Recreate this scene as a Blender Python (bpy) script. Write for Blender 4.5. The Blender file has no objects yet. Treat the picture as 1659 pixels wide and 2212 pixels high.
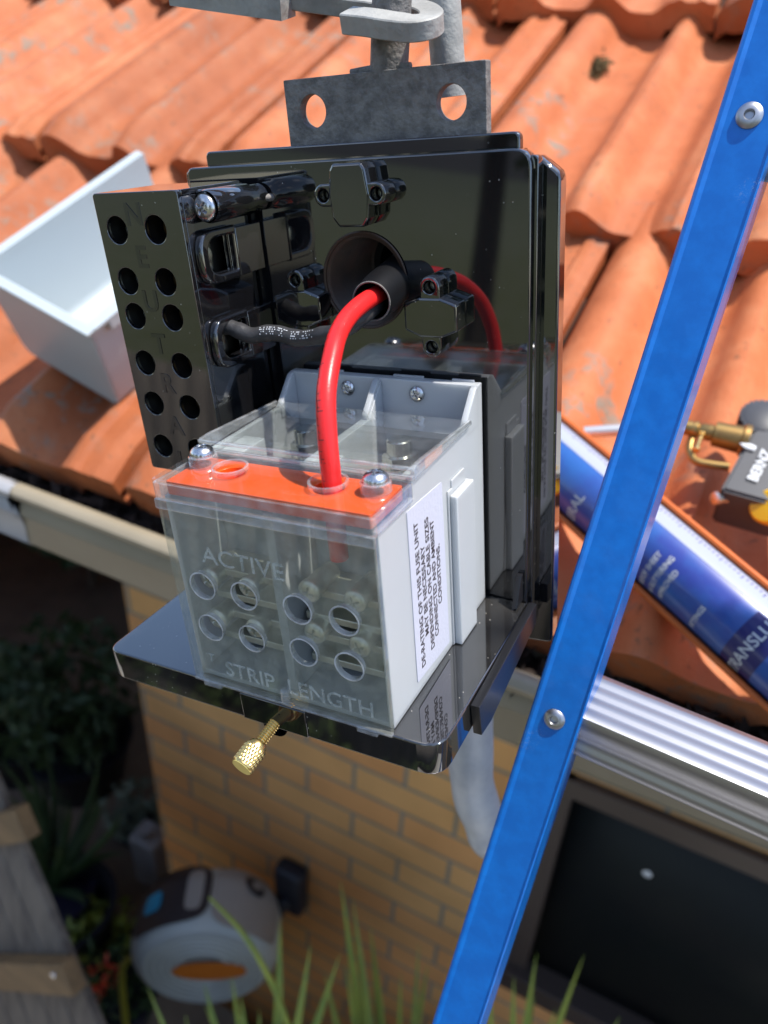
import bpy, bmesh, math, random
from mathutils import Vector, Matrix, noise
random.seed(7)
R = math.radians
sc = bpy.context.scene
C = sc.collection
# ------------------------------------------------------------------ camera
# lengths are given in millimetres and turned into metres when a mesh is linked
CH = Vector((204.364, -261.5527, 226.976))
cr = Vector((0.88628883, 0.46047254, 0.04956957)); cu = Vector((-0.28181179, 0.45126441, 0.84672460)); cf = Vector((-0.36752445, 0.76441185, -0.52971720))
FPX = 1681.27
cam_d = bpy.data.cameras.new('camera'); cam = bpy.data.objects.new('camera', cam_d); C.objects.link(cam)
cam_d.sensor_fit = 'HORIZONTAL'; cam_d.sensor_width = 36; cam_d.lens = 36 * FPX / 1659
cam_d.clip_start = 0.01; cam_d.clip_end = 500
cam.matrix_world = Matrix(((cr.x, cu.x, -cf.x, CH.x * .001), (cr.y, cu.y, -cf.y, CH.y * .001), (cr.z, cu.z, -cf.z, CH.z * .001), (0, 0, 0, 1)))
cam_d.dof.use_dof = True; cam_d.dof.focus_distance = 0.285; cam_d.dof.aperture_fstop = 11.5
sc.camera = cam
# ------------------------------------------------------------------ sky, sun, exposure
SUN_AZ, SUN_EL = 20.0, 69.0
w = bpy.data.worlds.new('World'); sc.world = w; w.use_nodes = True
wn = w.node_tree.nodes; wl = w.node_tree.links
bg = wn['Background']; sky = wn.new('ShaderNodeTexSky'); sky.sky_type = 'NISHITA'; sky.sun_disc = False
sky.sun_elevation = R(SUN_EL); sky.sun_rotation = R(90 - SUN_AZ); sky.air_density = 1.0; sky.dust_density = 0.4; sky.ozone_density = 3.0
tc = wn.new('ShaderNodeTexCoord'); cn = wn.new('ShaderNodeTexNoise'); cn.inputs['Scale'].default_value = 2.6; cn.inputs['Detail'].default_value = 7; cn.inputs['Roughness'].default_value = .62
cmap = wn.new('ShaderNodeMapRange'); cmap.inputs[1].default_value = .55; cmap.inputs[2].default_value = .78; cmap.inputs[3].default_value = 0; cmap.inputs[4].default_value = .8
cmx = wn.new('ShaderNodeMix'); cmx.data_type = 'RGBA'; cmx.inputs[7].default_value = (9, 9.3, 10, 1)
wl.new(tc.outputs['Generated'], cn.inputs['Vector']); wl.new(cn.outputs['Fac'], cmap.inputs[0]); wl.new(cmap.outputs[0], cmx.inputs[0])
wl.new(sky.outputs[0], cmx.inputs[6]); hsv = wn.new('ShaderNodeHueSaturation'); hsv.inputs['Saturation'].default_value = .92; wl.new(cmx.outputs[2], hsv.inputs['Color']); wl.new(hsv.outputs[0], bg.inputs[0]); bg.inputs[1].default_value = 0.15
sd = bpy.data.lights.new('sun', 'SUN'); sd.energy = 3.6; sd.angle = R(.53); sd.color = (1, .95, .87)
so = bpy.data.objects.new('sun', sd); C.objects.link(so)
sdir = Vector((math.cos(R(SUN_AZ)) * math.cos(R(SUN_EL)), math.sin(R(SUN_AZ)) * math.cos(R(SUN_EL)), math.sin(R(SUN_EL))))
so.rotation_euler = sdir.to_track_quat('Z', 'Y').to_euler(); so.location = (2, 2, 6)
sc.view_settings.view_transform = 'Standard'; sc.view_settings.look = 'None'; sc.view_settings.exposure = 0.85; sc.view_settings.gamma = 1
sc.cycles.max_bounces = 12; sc.cycles.transparent_max_bounces = 24; sc.cycles.caustics_reflective = False; sc.cycles.caustics_refractive = False

# ------------------------------------------------------------------ frames
BR = Matrix(((0.98843614, -0.00560455, -0.15153414), (0.01018587, 0.99951366, 0.02947361), (0.15129525, -0.03067629, 0.98801251)))  # the switch box hangs a little tilted
TH = R(26.186)          # roof pitch
RD = -250.0             # roof plane offset
def ray(x, y): return cr * ((x - 829.5) / FPX) - cu * ((y - 1106) / FPX) + cf
def onY(x, y, Y): d = ray(x, y); return CH + d * ((Y - CH.y) / d.y)
def onZ(x, y, Z): d = ray(x, y); return CH + d * ((Z - CH.z) / d.z)
def atD(x, y, D): return CH + ray(x, y) * D
RN = Vector((0, -math.sin(TH), math.cos(TH))); RS = Vector((0, math.cos(TH), math.sin(TH)))
def onR(x, y, h=0): d = ray(x, y); return CH + d * ((RD + h - RN.dot(CH)) / RN.dot(d))
def roofp(x, s, h): return Vector((x, 0, 0)) + RS * s + RN * (RD + h)

# ------------------------------------------------------------------ materials
def mat(name, col=(.5, .5, .5), rough=.5, metal=0, spec=.5, coat=0, nscale=0, namt=0, ncol=None, bump=0, bscale=None, detail=6, coord='Object', trans=0, ior=1.45, nlo=.4, nhi=.65, rvar=0, coat_ior=1.5, stretch=None):
    m = bpy.data.materials.new(name); m.use_nodes = True
    N = m.node_tree.nodes; L = m.node_tree.links; b = N['Principled BSDF']
    b.inputs['Base Color'].default_value = (*col, 1); b.inputs['Roughness'].default_value = rough; b.inputs['Metallic'].default_value = metal
    b.inputs['Specular IOR Level'].default_value = spec; b.inputs['Coat Weight'].default_value = coat; b.inputs['Coat Roughness'].default_value = .03; b.inputs['Coat IOR'].default_value = coat_ior
    b.inputs['Transmission Weight'].default_value = trans; b.inputs['IOR'].default_value = ior
    t = N.new('ShaderNodeTexCoord'); src = t.outputs[coord]
    if stretch:
        mp = N.new('ShaderNodeMapping'); mp.inputs['Scale'].default_value = stretch; L.new(src, mp.inputs[0]); src = mp.outputs[0]
    if nscale:
        n = N.new('ShaderNodeTexNoise'); n.inputs['Scale'].default_value = nscale; n.inputs['Detail'].default_value = detail; n.inputs['Roughness'].default_value = .6
        L.new(src, n.inputs['Vector'])
        mr = N.new('ShaderNodeMapRange'); mr.inputs[1].default_value = nlo; mr.inputs[2].default_value = nhi; L.new(n.outputs['Fac'], mr.inputs[0])
        mx = N.new('ShaderNodeMix'); mx.data_type = 'RGBA'; mx.inputs[6].default_value = (*col, 1); mx.inputs[7].default_value = (*(ncol or col), 1)
        ml = N.new('ShaderNodeMath'); ml.operation = 'MULTIPLY'; ml.inputs[1].default_value = namt; L.new(mr.outputs[0], ml.inputs[0]); L.new(ml.outputs[0], mx.inputs[0])
        L.new(mx.outputs[2], b.inputs['Base Color'])
        if rvar:
            r2 = N.new('ShaderNodeMapRange'); r2.inputs[1].default_value = .3; r2.inputs[2].default_value = .7; r2.inputs[3].default_value = rough; r2.inputs[4].default_value = rough + rvar
            L.new(n.outputs['Fac'], r2.inputs[0]); L.new(r2.outputs[0], b.inputs['Roughness'])
    if bump:
        n2 = N.new('ShaderNodeTexNoise'); n2.inputs['Scale'].default_value = bscale or nscale; n2.inputs['Detail'].default_value = 5; L.new(src, n2.inputs['Vector'])
        bp = N.new('ShaderNodeBump'); bp.inputs['Strength'].default_value = bump; bp.inputs['Distance'].default_value = .002; L.new(n2.outputs['Fac'], bp.inputs['Height']); L.new(bp.outputs[0], b.inputs['Normal'])
    return m
M = {}
M['black'] = mat('black_gloss_plastic', (.007, .007, .008), .03, spec=.75, coat=1, coat_ior=1.75, ior=1.5, nscale=260, namt=.3, ncol=(.012, .012, .013), rvar=.02, nlo=.62, nhi=.72)
M['shelf'] = mat('dusty_black_plastic', (.006, .006, .0075), .03, spec=.8, coat=1, coat_ior=1.75, ior=1.55)
M['blacksat'] = mat('black_satin_plastic', (.012, .012, .014), .28, spec=.5)
M['letblack'] = mat('black_lettering', (.014, .014, .015), .10, spec=.7, coat=.7, coat_ior=1.7)
M['rubber'] = mat('black_cable_sheath', (.035, .034, .036), .5, nscale=300, namt=.5, ncol=(.05, .05, .05), bump=.15, bscale=500)
M['sleeve'] = mat('matt_black_sleeve', (.006, .006, .007), .42, spec=.4)
M['hole'] = mat('recess_shade_black', (.004, .004, .004), .5)  # near-black that paints the shade inside the conduit bore and wells
M['thread'] = mat('dusty_brown_thread', (.06, .033, .022), .4, nscale=120, namt=.6, ncol=(.018, .011, .009))
M['grey'] = mat('pale_grey_plastic', (.49, .51, .52), .33, spec=.45, nscale=900, namt=.1, ncol=(.5, .52, .53), nlo=.5, nhi=.7)
M['greyin'] = mat('grey_plastic_lit_inner', (.60, .61, .56), .4)  # grey plastic lightened to stand for light reaching inside the unit
M['orange'] = mat('orange_plastic', (.83, .105, .012), .3, spec=.5)
M['red'] = mat('red_cable_pvc', (.78, .022, .022), .33, spec=.5, nscale=400, namt=.25, ncol=(.55, .02, .02), bump=.05, bscale=900)
M['ink'] = mat('dark_print_ink', (.03, .02, .022), .6)
M['whiteink'] = mat('white_print_ink', (.6, .62, .65), .6)
M['brass'] = mat('brass', (.78, .56, .22), .24, metal=1, nscale=300, namt=.3, ncol=(.6, .42, .17), rvar=.15)
M['brassf'] = mat('turned_brass_face', (.80, .66, .22), .55, metal=.7, nscale=200, namt=.3, ncol=(.66, .52, .16))
M['brassold'] = mat('dull_brass', (.42, .27, .10), .33, metal=1, nscale=80, namt=.6, ncol=(.26, .15, .06), rvar=.15)
M['steel'] = mat('zinc_screw_steel', (.62, .62, .63), .2, metal=1, nscale=200, namt=.3, ncol=(.45, .44, .42), rvar=.12)
M['steelin'] = mat('dull_terminal_steel', (.72, .71, .60), .35, metal=.75, nscale=200, namt=.4, ncol=(.52, .50, .38))
M['chromin'] = mat('bright_nickel_bar', (.8, .78, .7), .22, metal=1, nscale=90, namt=.3, ncol=(.6, .57, .48))
M['chrome'] = mat('polished_tube', (.75, .73, .7), .35, metal=.8)
M['galv'] = mat('galvanised_dull', (.22, .205, .19), .62, metal=.25, nscale=170, namt=.75, ncol=(.10, .092, .088), bump=.5, bscale=420, nlo=.42, nhi=.66, rvar=.15)
M['galvl'] = mat('galvanised_pale', (.40, .395, .37), .6, metal=.25, nscale=60, namt=.7, ncol=(.25, .245, .23), bump=.45, bscale=180, rvar=.2)
M['galvp'] = mat('galvanised_pipe', (.58, .61, .65), .42, metal=.4, nscale=45, namt=.6, ncol=(.40, .43, .48), bump=.3, bscale=130, rvar=.2)
M['blue'] = mat('blue_anodised_rail', (.0, .135, .52), .3, metal=.1, spec=.6, nscale=120, namt=.6, ncol=(.0, .19, .66), rvar=.1, detail=10, coat=.15, bump=.04, bscale=300)
M['alu'] = mat('brushed_aluminium', (.44, .44, .46), .34, metal=1, nscale=60, namt=.3, ncol=(.5, .51, .55), stretch=(.05, 1, 1), rvar=.1)
M['label'] = mat('label_paper', (.56, .57, .66), .55, nscale=500, namt=.2, ncol=(.6, .61, .68), bump=.1, bscale=700)
M['tray'] = mat('white_plastic_cover', (.44, .49, .51), .35, spec=.4)
M['tray'].node_tree.nodes['Principled BSDF'].inputs['Subsurface Weight'].default_value = .25
M['tray'].node_tree.nodes['Principled BSDF'].inputs['Subsurface Radius'].default_value = (.02, .02, .02)
M['gutter'] = mat('beige_gutter_paint', (.30, .255, .18), .36, spec=.45, nscale=14, namt=.4, ncol=(.22, .185, .125), coat=.2)
M['gutterg'] = mat('gutter_paint_sky_sheen', (.36, .36, .37), .32, spec=.5, nscale=14, namt=.4, ncol=(.28, .28, .29), coat=.25)  # grey tone paints sky sheen on the gutter; fascia and container share it
M['litter'] = mat('gutter_leaf_litter', (.045, .028, .02), .9, nscale=40, namt=.8, ncol=(.012, .008, .007), bump=1, bscale=60)
M['frame'] = mat('brown_window_frame', (.075, .055, .046), .4, nscale=30, namt=.3, ncol=(.09, .06, .05))
M['pane'] = mat('dark_flyscreen', (.011, .014, .014), .5, spec=.3, nscale=6, namt=.5, ncol=(.007, .008, .012))
M['soffit'] = mat('soffit_board', (.06, .05, .045), .8)
M['paving'] = mat('brown_paving', (.21, .155, .115), .85, nscale=6, namt=.7, ncol=(.13, .095, .07), bump=.4, bscale=30)
M['concrete'] = mat('bounce_concrete', (.46, .43, .38), .8, nscale=5, namt=.5, ncol=(.36, .34, .30), bump=.3, bscale=60)
M['lawn'] = mat('lawn', (.10, .105, .055), .9, nscale=3, namt=.8, ncol=(.08, .09, .03), bump=1, bscale=60)
M['soil'] = mat('garden_soil', (.03, .022, .017), .95, nscale=8, namt=.8, ncol=(.015, .011, .01), bump=1, bscale=40)
M['timber'] = mat('weathered_timber', (.20, .17, .135), .8, nscale=30, namt=.8, ncol=(.09, .075, .065), stretch=(1, 1, .08), bump=.5, bscale=60)
M['rail'] = mat('sunlit_tan_rail', (.29, .18, .085), .75, nscale=30, namt=.7, ncol=(.17, .11, .055), stretch=(.08, 1, 1), bump=.3, bscale=60)  # tan tone stands in for sun on the timber rails
M['pot'] = mat('dark_plant_pot', (.012, .013, .019), .5)
M['purplepot'] = mat('dark_blue_pot', (.02, .018, .045), .45)
M['leafd'] = mat('dark_green_leaf', (.03, .065, .018), .6, nscale=9, namt=.8, ncol=(.012, .03, .01))
M['leafp'] = mat('pale_silver_leaf', (.16, .20, .15), .7)
M['leafy'] = mat('yellow_green_leaf', (.34, .38, .06), .45, nscale=12, namt=.7, ncol=(.13, .22, .05))
M['leafh'] = mat('hedge_leaf', (.10, .14, .035), .6, nscale=2, namt=.8, ncol=(.04, .07, .018))
M['bark'] = mat('bark', (.09, .065, .045), .9, nscale=20, namt=.6, ncol=(.04, .03, .022))
M['reelw'] = mat('pale_grey_reel_casing', (.46, .48, .44), .4, nscale=8, namt=.2, ncol=(.38, .40, .36))
M['reelt'] = mat('warm_grey_reel_casing', (.36, .33, .29), .45)
M['reeld'] = mat('charcoal_reel_panel', (.045, .038, .040), .45)
M['cyan'] = mat('cyan_badge', (.01, .33, .55), .4)
M['reelo'] = mat('orange_reel_label', (.60, .17, .02), .5)
M['hose'] = mat('yellow_green_hose', (.30, .29, .03), .45)
M['flowr'] = mat('red_flower', (.6, .06, .02), .6)
M['yel'] = mat('yellow_plastic_knob', (.85, .48, .01), .35)
M['tubeblue'] = mat('blue_cartridge_print', (.035, .06, .30), .34, spec=.5, nscale=12, namt=.6, ncol=(.025, .16, .46), coat=.3, nlo=.45, nhi=.6)
M['tubedark'] = mat('navy_cartridge_print', (.02, .02, .12), .3, coat=.3)
M['tubewhite'] = mat('white_cartridge_plastic', (.36, .38, .48), .35, coat=.1)
M['gun'] = mat('orange_enamel', (.62, .14, .025), .35, spec=.5, nscale=40, namt=.4, ncol=(.42, .08, .02))
M['torchb'] = mat('charcoal_torch_body', (.06, .06, .066), .42, nscale=200, namt=.3, ncol=(.11, .11, .12), nlo=.6, nhi=.7)
M['debris'] = mat('dry_moss_clump', (.14, .095, .035), .95, nscale=200, namt=.9, ncol=(.05, .035, .015), bump=1, bscale=300)
M['white'] = mat('white_fleck', (.7, .7, .7), .6)
M['pink'] = mat('pink_petal', (.7, .25, .25), .6)

def shader_clear(name, tint=(.95, .97, .96), haze=.07, hazecol=(.75, .78, .76), rough=.02, boost=1.0):
    m = bpy.data.materials.new(name); m.use_nodes = True; N = m.node_tree.nodes; L = m.node_tree.links; N.clear()
    o = N.new('ShaderNodeOutputMaterial'); tr = N.new('ShaderNodeBsdfTransparent'); tr.inputs[0].default_value = (*tint, 1)
    gl = N.new('ShaderNodeBsdfGlossy'); gl.inputs['Roughness'].default_value = rough; gl.inputs[0].default_value = (1, 1, 1, 1)
    df = N.new('ShaderNodeBsdfDiffuse'); df.inputs[0].default_value = (*hazecol, 1)
    lw = N.new('ShaderNodeLayerWeight'); lw.inputs[0].default_value = .5; pw = N.new('ShaderNodeMath'); pw.operation = 'POWER'; pw.inputs[1].default_value = 4.2; L.new(lw.outputs['Facing'], pw.inputs[0]); fr = N.new('ShaderNodeMath'); fr.operation = 'MULTIPLY_ADD'; fr.inputs[1].default_value = .9; fr.inputs[2].default_value = .035; L.new(pw.outputs[0], fr.inputs[0])
    mb = N.new('ShaderNodeMath'); mb.operation = 'MULTIPLY'; mb.inputs[1].default_value = boost; mb.use_clamp = True; L.new(fr.outputs[0], mb.inputs[0])
    m1 = N.new('ShaderNodeMixShader'); m2 = N.new('ShaderNodeMixShader')
    tcn = N.new('ShaderNodeTexCoord'); nz = N.new('ShaderNodeTexNoise'); nz.inputs['Scale'].default_value = 180; nz.inputs['Detail'].default_value = 8
    L.new(tcn.outputs['Object'], nz.inputs[0]); mr = N.new('ShaderNodeMapRange'); mr.inputs[1].default_value = .35; mr.inputs[2].default_value = .75; mr.inputs[3].default_value = haze * .5; mr.inputs[4].default_value = haze * 1.7
    L.new(nz.outputs['Fac'], mr.inputs[0]); L.new(mr.outputs[0], m1.inputs[0]); L.new(tr.outputs[0], m1.inputs[1]); L.new(df.outputs[0], m1.inputs[2])
    L.new(mb.outputs[0], m2.inputs[0]); L.new(m1.outputs[0], m2.inputs[1]); L.new(gl.outputs[0], m2.inputs[2]); L.new(m2.outputs[0], o.inputs[0])
    return m
M['clear'] = shader_clear('clear_polycarbonate', tint=(.98, .985, .98), haze=.012)
M['clearf'] = shader_clear('clear_front_light_haze', haze=.13, hazecol=(.74, .74, .61), tint=(.97, .975, .95), boost=1.8)  # warm haze and raised gloss paint inner light and garden reflections
M['clearedge'] = shader_clear('clear_polycarbonate_edge', tint=(.93, .94, .94), haze=.16, hazecol=(.85, .85, .86), boost=1.6)
M['cleartop'] = shader_clear('clear_scuffed_cover', haze=.05, hazecol=(.7, .7, .74), boost=1.3)
M['rim'] = shader_clear('clear_cut_edge', tint=(.9, .9, .9), haze=.5, hazecol=(.86, .86, .88), boost=1.6)
M['emboss'] = shader_clear('embossed_clear_lettering', haze=.34, hazecol=(.8, .82, .78), boost=1.6)

for k_ in ('grey', 'greyin'):
    b_ = M[k_].node_tree.nodes['Principled BSDF']; b_.inputs['Subsurface Weight'].default_value = .55; b_.inputs['Subsurface Radius'].default_value = (1, 1, .95); b_.inputs['Subsurface Scale'].default_value = .007
def scuffs(m, col=(.35, .42, .5)):
    N = m.node_tree.nodes; L = m.node_tree.links; b = N['Principled BSDF']; old = b.inputs['Base Color'].links[0].from_socket
    t = N.new('ShaderNodeTexCoord'); a = N.new('ShaderNodeTexNoise'); a.inputs['Scale'].default_value = 22; a.inputs['Detail'].default_value = 2; c = N.new('ShaderNodeTexNoise'); c.inputs['Scale'].default_value = 700; c.inputs['Detail'].default_value = 4; c.inputs['Distortion'].default_value = 2
    L.new(t.outputs['Object'], a.inputs[0]); L.new(t.outputs['Object'], c.inputs[0])
    r1 = N.new('ShaderNodeMapRange'); r1.inputs[1].default_value = .60; r1.inputs[2].default_value = .68; L.new(a.outputs['Fac'], r1.inputs[0])
    r2 = N.new('ShaderNodeMapRange'); r2.inputs[1].default_value = .57; r2.inputs[2].default_value = .64; L.new(c.outputs['Fac'], r2.inputs[0])
    mu = N.new('ShaderNodeMath'); mu.operation = 'MULTIPLY'; L.new(r1.outputs[0], mu.inputs[0]); L.new(r2.outputs[0], mu.inputs[1]); mu2 = N.new('ShaderNodeMath'); mu2.operation = 'MULTIPLY'; mu2.inputs[1].default_value = .5; L.new(mu.outputs[0], mu2.inputs[0])
    mx = N.new('ShaderNodeMix'); mx.data_type = 'RGBA'; mx.inputs[7].default_value = (*col, 1); L.new(mu2.outputs[0], mx.inputs[0]); L.new(old, mx.inputs[6]); L.new(mx.outputs[2], b.inputs['Base Color'])
scuffs(M['blue'])
# shelf: fine dust specks on gloss black
def dusty(m, fl=.075, sp_=.8):
    N = m.node_tree.nodes; L = m.node_tree.links; b = N['Principled BSDF']; t = N.new('ShaderNodeTexCoord')
    v = N.new('ShaderNodeTexVoronoi'); v.inputs['Scale'].default_value = 620; L.new(t.outputs['Object'], v.inputs[0])
    n = N.new('ShaderNodeTexNoise'); n.inputs['Scale'].default_value = 45; n.inputs['Detail'].default_value = 3; L.new(t.outputs['Object'], n.inputs[0])
    lt = N.new('ShaderNodeMath'); lt.operation = 'LESS_THAN'; lt.inputs[1].default_value = .16; L.new(v.outputs['Distance'], lt.inputs[0])
    gt = N.new('ShaderNodeMapRange'); gt.inputs[1].default_value = .5; gt.inputs[2].default_value = .62; L.new(n.outputs['Fac'], gt.inputs[0])
    sp = N.new('ShaderNodeSeparateColor'); L.new(v.outputs['Color'], sp.inputs[0]); g2 = N.new('ShaderNodeMath'); g2.operation = 'GREATER_THAN'; g2.inputs[1].default_value = sp_; L.new(sp.outputs[0], g2.inputs[0])
    a = N.new('ShaderNodeMath'); a.operation = 'MULTIPLY'; L.new(lt.outputs[0], a.inputs[0]); L.new(g2.outputs[0], a.inputs[1])
    a2 = N.new('ShaderNodeMath'); a2.operation = 'MULTIPLY'; L.new(a.outputs[0], a2.inputs[0]); L.new(gt.outputs[0], a2.inputs[1])
    n3 = N.new('ShaderNodeTexNoise'); n3.inputs['Scale'].default_value = 25; L.new(t.outputs['Object'], n3.inputs[0])
    film = N.new('ShaderNodeMapRange'); film.inputs[1].default_value = .35; film.inputs[2].default_value = .8; film.inputs[3].default_value = .0; film.inputs[4].default_value = fl; L.new(n3.outputs['Fac'], film.inputs[0])
    mx0 = N.new('ShaderNodeMath'); mx0.operation = 'MAXIMUM'; L.new(a2.outputs[0], mx0.inputs[0]); L.new(film.outputs[0], mx0.inputs[1])
    mx = N.new('ShaderNodeMix'); mx.data_type = 'RGBA'; mx.inputs[6].default_value = (.006, .006, .0075, 1); mx.inputs[7].default_value = (.42, .40, .36, 1)
    L.new(mx0.outputs[0], mx.inputs[0]); L.new(mx.outputs[2], b.inputs['Base Color'])
dusty(M['shelf'])
dusty(M['black'], .012, .93)

def tile_mat():
    m = mat('terracotta', (.56, .185, .08), .62, spec=.35); N = m.node_tree.nodes; L = m.node_tree.links; b = N['Principled BSDF']
    t = N.new('ShaderNodeTexCoord'); at = N.new('ShaderNodeAttribute'); at.attribute_name = 'tile_tone'; at.attribute_type = 'GEOMETRY'
    n1 = N.new('ShaderNodeTexNoise'); n1.inputs['Scale'].default_value = 9; n1.inputs['Detail'].default_value = 9; n1.inputs['Roughness'].default_value = .65
    n2 = N.new('ShaderNodeTexNoise'); n2.inputs['Scale'].default_value = 34; n2.inputs['Detail'].default_value = 8; n2.inputs['Roughness'].default_value = .7
    n3 = N.new('ShaderNodeTexNoise'); n3.inputs['Scale'].default_value = 5.2; n3.inputs['Detail'].default_value = 3
    for n in (n1, n2, n3): L.new(t.outputs['Object'], n.inputs[0])
    r = N.new('ShaderNodeValToRGB'); e = r.color_ramp.elements
    e[0].position = .3; e[0].color = (.38, .105, .035, 1); e[1].position = .74; e[1].color = (.57, .225, .10, 1); x = e.new(.5); x.color = (.49, .145, .052, 1)
    L.new(n1.outputs['Fac'], r.inputs[0])
    hs = N.new('ShaderNodeHueSaturation'); mr = N.new('ShaderNodeMapRange'); mr.inputs[3].default_value = .72; mr.inputs[4].default_value = 1.15; L.new(at.outputs['Fac'], mr.inputs[0]); L.new(mr.outputs[0], hs.inputs['Value']); L.new(r.outputs[0], hs.inputs['Color'])
    # lichen patches
    g = N.new('ShaderNodeMapRange'); g.inputs[1].default_value = .52; g.inputs[2].default_value = .60; L.new(n2.outputs['Fac'], g.inputs[0])
    g2 = N.new('ShaderNodeMapRange'); g2.inputs[1].default_value = .50; g2.inputs[2].default_value = .62; L.new(n3.outputs['Fac'], g2.inputs[0])
    mu = N.new('ShaderNodeMath'); mu.operation = 'MULTIPLY'; L.new(g.outputs[0], mu.inputs[0]); L.new(g2.outputs[0], mu.inputs[1])
    mu2 = N.new('ShaderNodeMath'); mu2.operation = 'MULTIPLY'; mu2.inputs[1].default_value = .85; L.new(mu.outputs[0], mu2.inputs[0])
    mx = N.new('ShaderNodeMix'); mx.data_type = 'RGBA'; mx.inputs[7].default_value = (.20, .19, .15, 1); L.new(mu2.outputs[0], mx.inputs[0]); L.new(hs.outputs[0], mx.inputs[6])
    # black pits
    v = N.new('ShaderNodeTexNoise'); v.inputs['Scale'].default_value = 120; v.inputs['Detail'].default_value = 4; L.new(t.outputs['Object'], v.inputs[0])
    g3 = N.new('ShaderNodeMapRange'); g3.inputs[1].default_value = .63; g3.inputs[2].default_value = .70; g3.inputs[4].default_value = .6; L.new(v.outputs['Fac'], g3.inputs[0])
    mx2 = N.new('ShaderNodeMix'); mx2.data_type = 'RGBA'; mx2.inputs[7].default_value = (.12, .07, .04, 1); L.new(g3.outputs[0], mx2.inputs[0]); L.new(mx.outputs[2], mx2.inputs[6]); L.new(mx2.outputs[2], b.inputs['Base Color'])
    bp = N.new('ShaderNodeBump'); bp.inputs['Strength'].default_value = .7; bp.inputs['Distance'].default_value = .003; L.new(n2.outputs['Fac'], bp.inputs['Height']); L.new(bp.outputs[0], b.inputs['Normal'])
    return m
M['tile'] = tile_mat()
def brick_mat():
    m = mat('tan_brickwork', (.4, .2, .1), .8, spec=.2); N = m.node_tree.nodes; L = m.node_tree.links; b = N['Principled BSDF']
    t = N.new('ShaderNodeTexCoord'); s = N.new('ShaderNodeSeparateXYZ'); L.new(t.outputs['Object'], s.inputs[0])
    ax = N.new('ShaderNodeMath'); ax.operation = 'ADD'; ax.inputs[1].default_value = .3119; L.new(s.outputs[0], ax.inputs[0])
    az = N.new('ShaderNodeMath'); az.operation = 'ADD'; az.inputs[1].default_value = 1.3213 + .0822 * 1.5; L.new(s.outputs[2], az.inputs[0])
    c = N.new('ShaderNodeCombineXYZ'); L.new(ax.outputs[0], c.inputs[0]); L.new(az.outputs[0], c.inputs[1])
    br = N.new('ShaderNodeTexBrick'); br.inputs['Scale'].default_value = 1; br.inputs['Brick Width'].default_value = .240; br.inputs['Row Height'].default_value = .080
    br.inputs['Mortar Size'].default_value = .0055; br.inputs['Mortar Smooth'].default_value = .3; br.inputs['Bias'].default_value = -.1
    br.inputs['Color1'].default_value = (.78, .43, .165, 1); br.inputs['Color2'].default_value = (.74, .345, .13, 1); br.inputs['Mortar'].default_value = (.33, .29, .22, 1)
    L.new(c.outputs[0], br.inputs[0])
    n = N.new('ShaderNodeTexNoise'); n.inputs['Scale'].default_value = 7; n.inputs['Detail'].default_value = 6; L.new(t.outputs['Object'], n.inputs[0])
    mx = N.new('ShaderNodeMix'); mx.data_type = 'RGBA'; mx.blend_type = 'MULTIPLY'; mx.inputs[0].default_value = .45; L.new(br.outputs[0], mx.inputs[6])
    rr = N.new('ShaderNodeMapRange'); rr.inputs[1].default_value = .3; rr.inputs[2].default_value = .7; rr.inputs[3].default_value = .75; rr.inputs[4].default_value = 1.15; L.new(n.outputs['Fac'], rr.inputs[0])
    cc = N.new('ShaderNodeCombineColor'); [L.new(rr.outputs[0], cc.inputs[i]) for i in range(3)]; L.new(cc.outputs[0], mx.inputs[7]); L.new(mx.outputs[2], b.inputs['Base Color'])
    bp = N.new('ShaderNodeBump'); bp.inputs['Strength'].default_value = .6; bp.inputs['Distance'].default_value = .006; bp.invert = True; L.new(br.outputs['Fac'], bp.inputs['Height']); L.new(bp.outputs[0], b.inputs['Normal'])
    return m, br
M['brick'], BRN = brick_mat()
BRN.inputs['Row Height'].default_value = .0822

# ------------------------------------------------------------------ object helpers
ORG = {}
def thing(name, label, cat, p=(0, 0, 0), frame='world', group=None):
    o = bpy.data.objects.new(name, None); C.objects.link(o); o.empty_display_size = .02
    p = Vector(p); o['label'] = label; o['category'] = cat
    if group: o['group'] = group
    if frame == 'box': o.matrix_world = Matrix.Translation(BR @ p * .001) @ BR.to_4x4()
    else: o.matrix_world = Matrix.Translation(p * .001)
    ORG[o.name] = p
    return o
def link(name, bm, material, parent=None, smooth=True, org=None, angle=.6, mats=None, kind=None):
    me = bpy.data.meshes.new(name)
    o = bpy.data.objects.new(name, me)
    if org is None: org = ORG.get(parent.name, Vector((0, 0, 0))) if parent else Vector((0, 0, 0))
    ORG[o.name] = org
    for v in bm.verts: v.co = (v.co - org) * .001
    bmesh.ops.recalc_face_normals(bm, faces=bm.faces[:]) if smooth != 'keep' else None
    bm.to_mesh(me); bm.free()
    for mm in (mats or [material]): me.materials.append(mm)
    if smooth:
        fl = [not p.use_smooth for p in me.polygons]   # faces marked by plate() and box() stay flat
        me.set_sharp_from_angle(angle=angle); me.polygons.foreach_set('use_smooth', fl)
    C.objects.link(o)
    if parent: o.parent = parent
    elif org.length: o.location = org * .001
    if kind: o['kind'] = kind
    return o
def tag(o, label, cat, group=None, kind=None):
    o['label'] = label; o['category'] = cat
    if group: o['group'] = group
    if kind: o['kind'] = kind
def join(bm, bm2):
    me = bpy.data.meshes.new('tmp'); bm2.to_mesh(me); bm2.free(); bm.from_mesh(me); bpy.data.meshes.remove(me)
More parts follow.
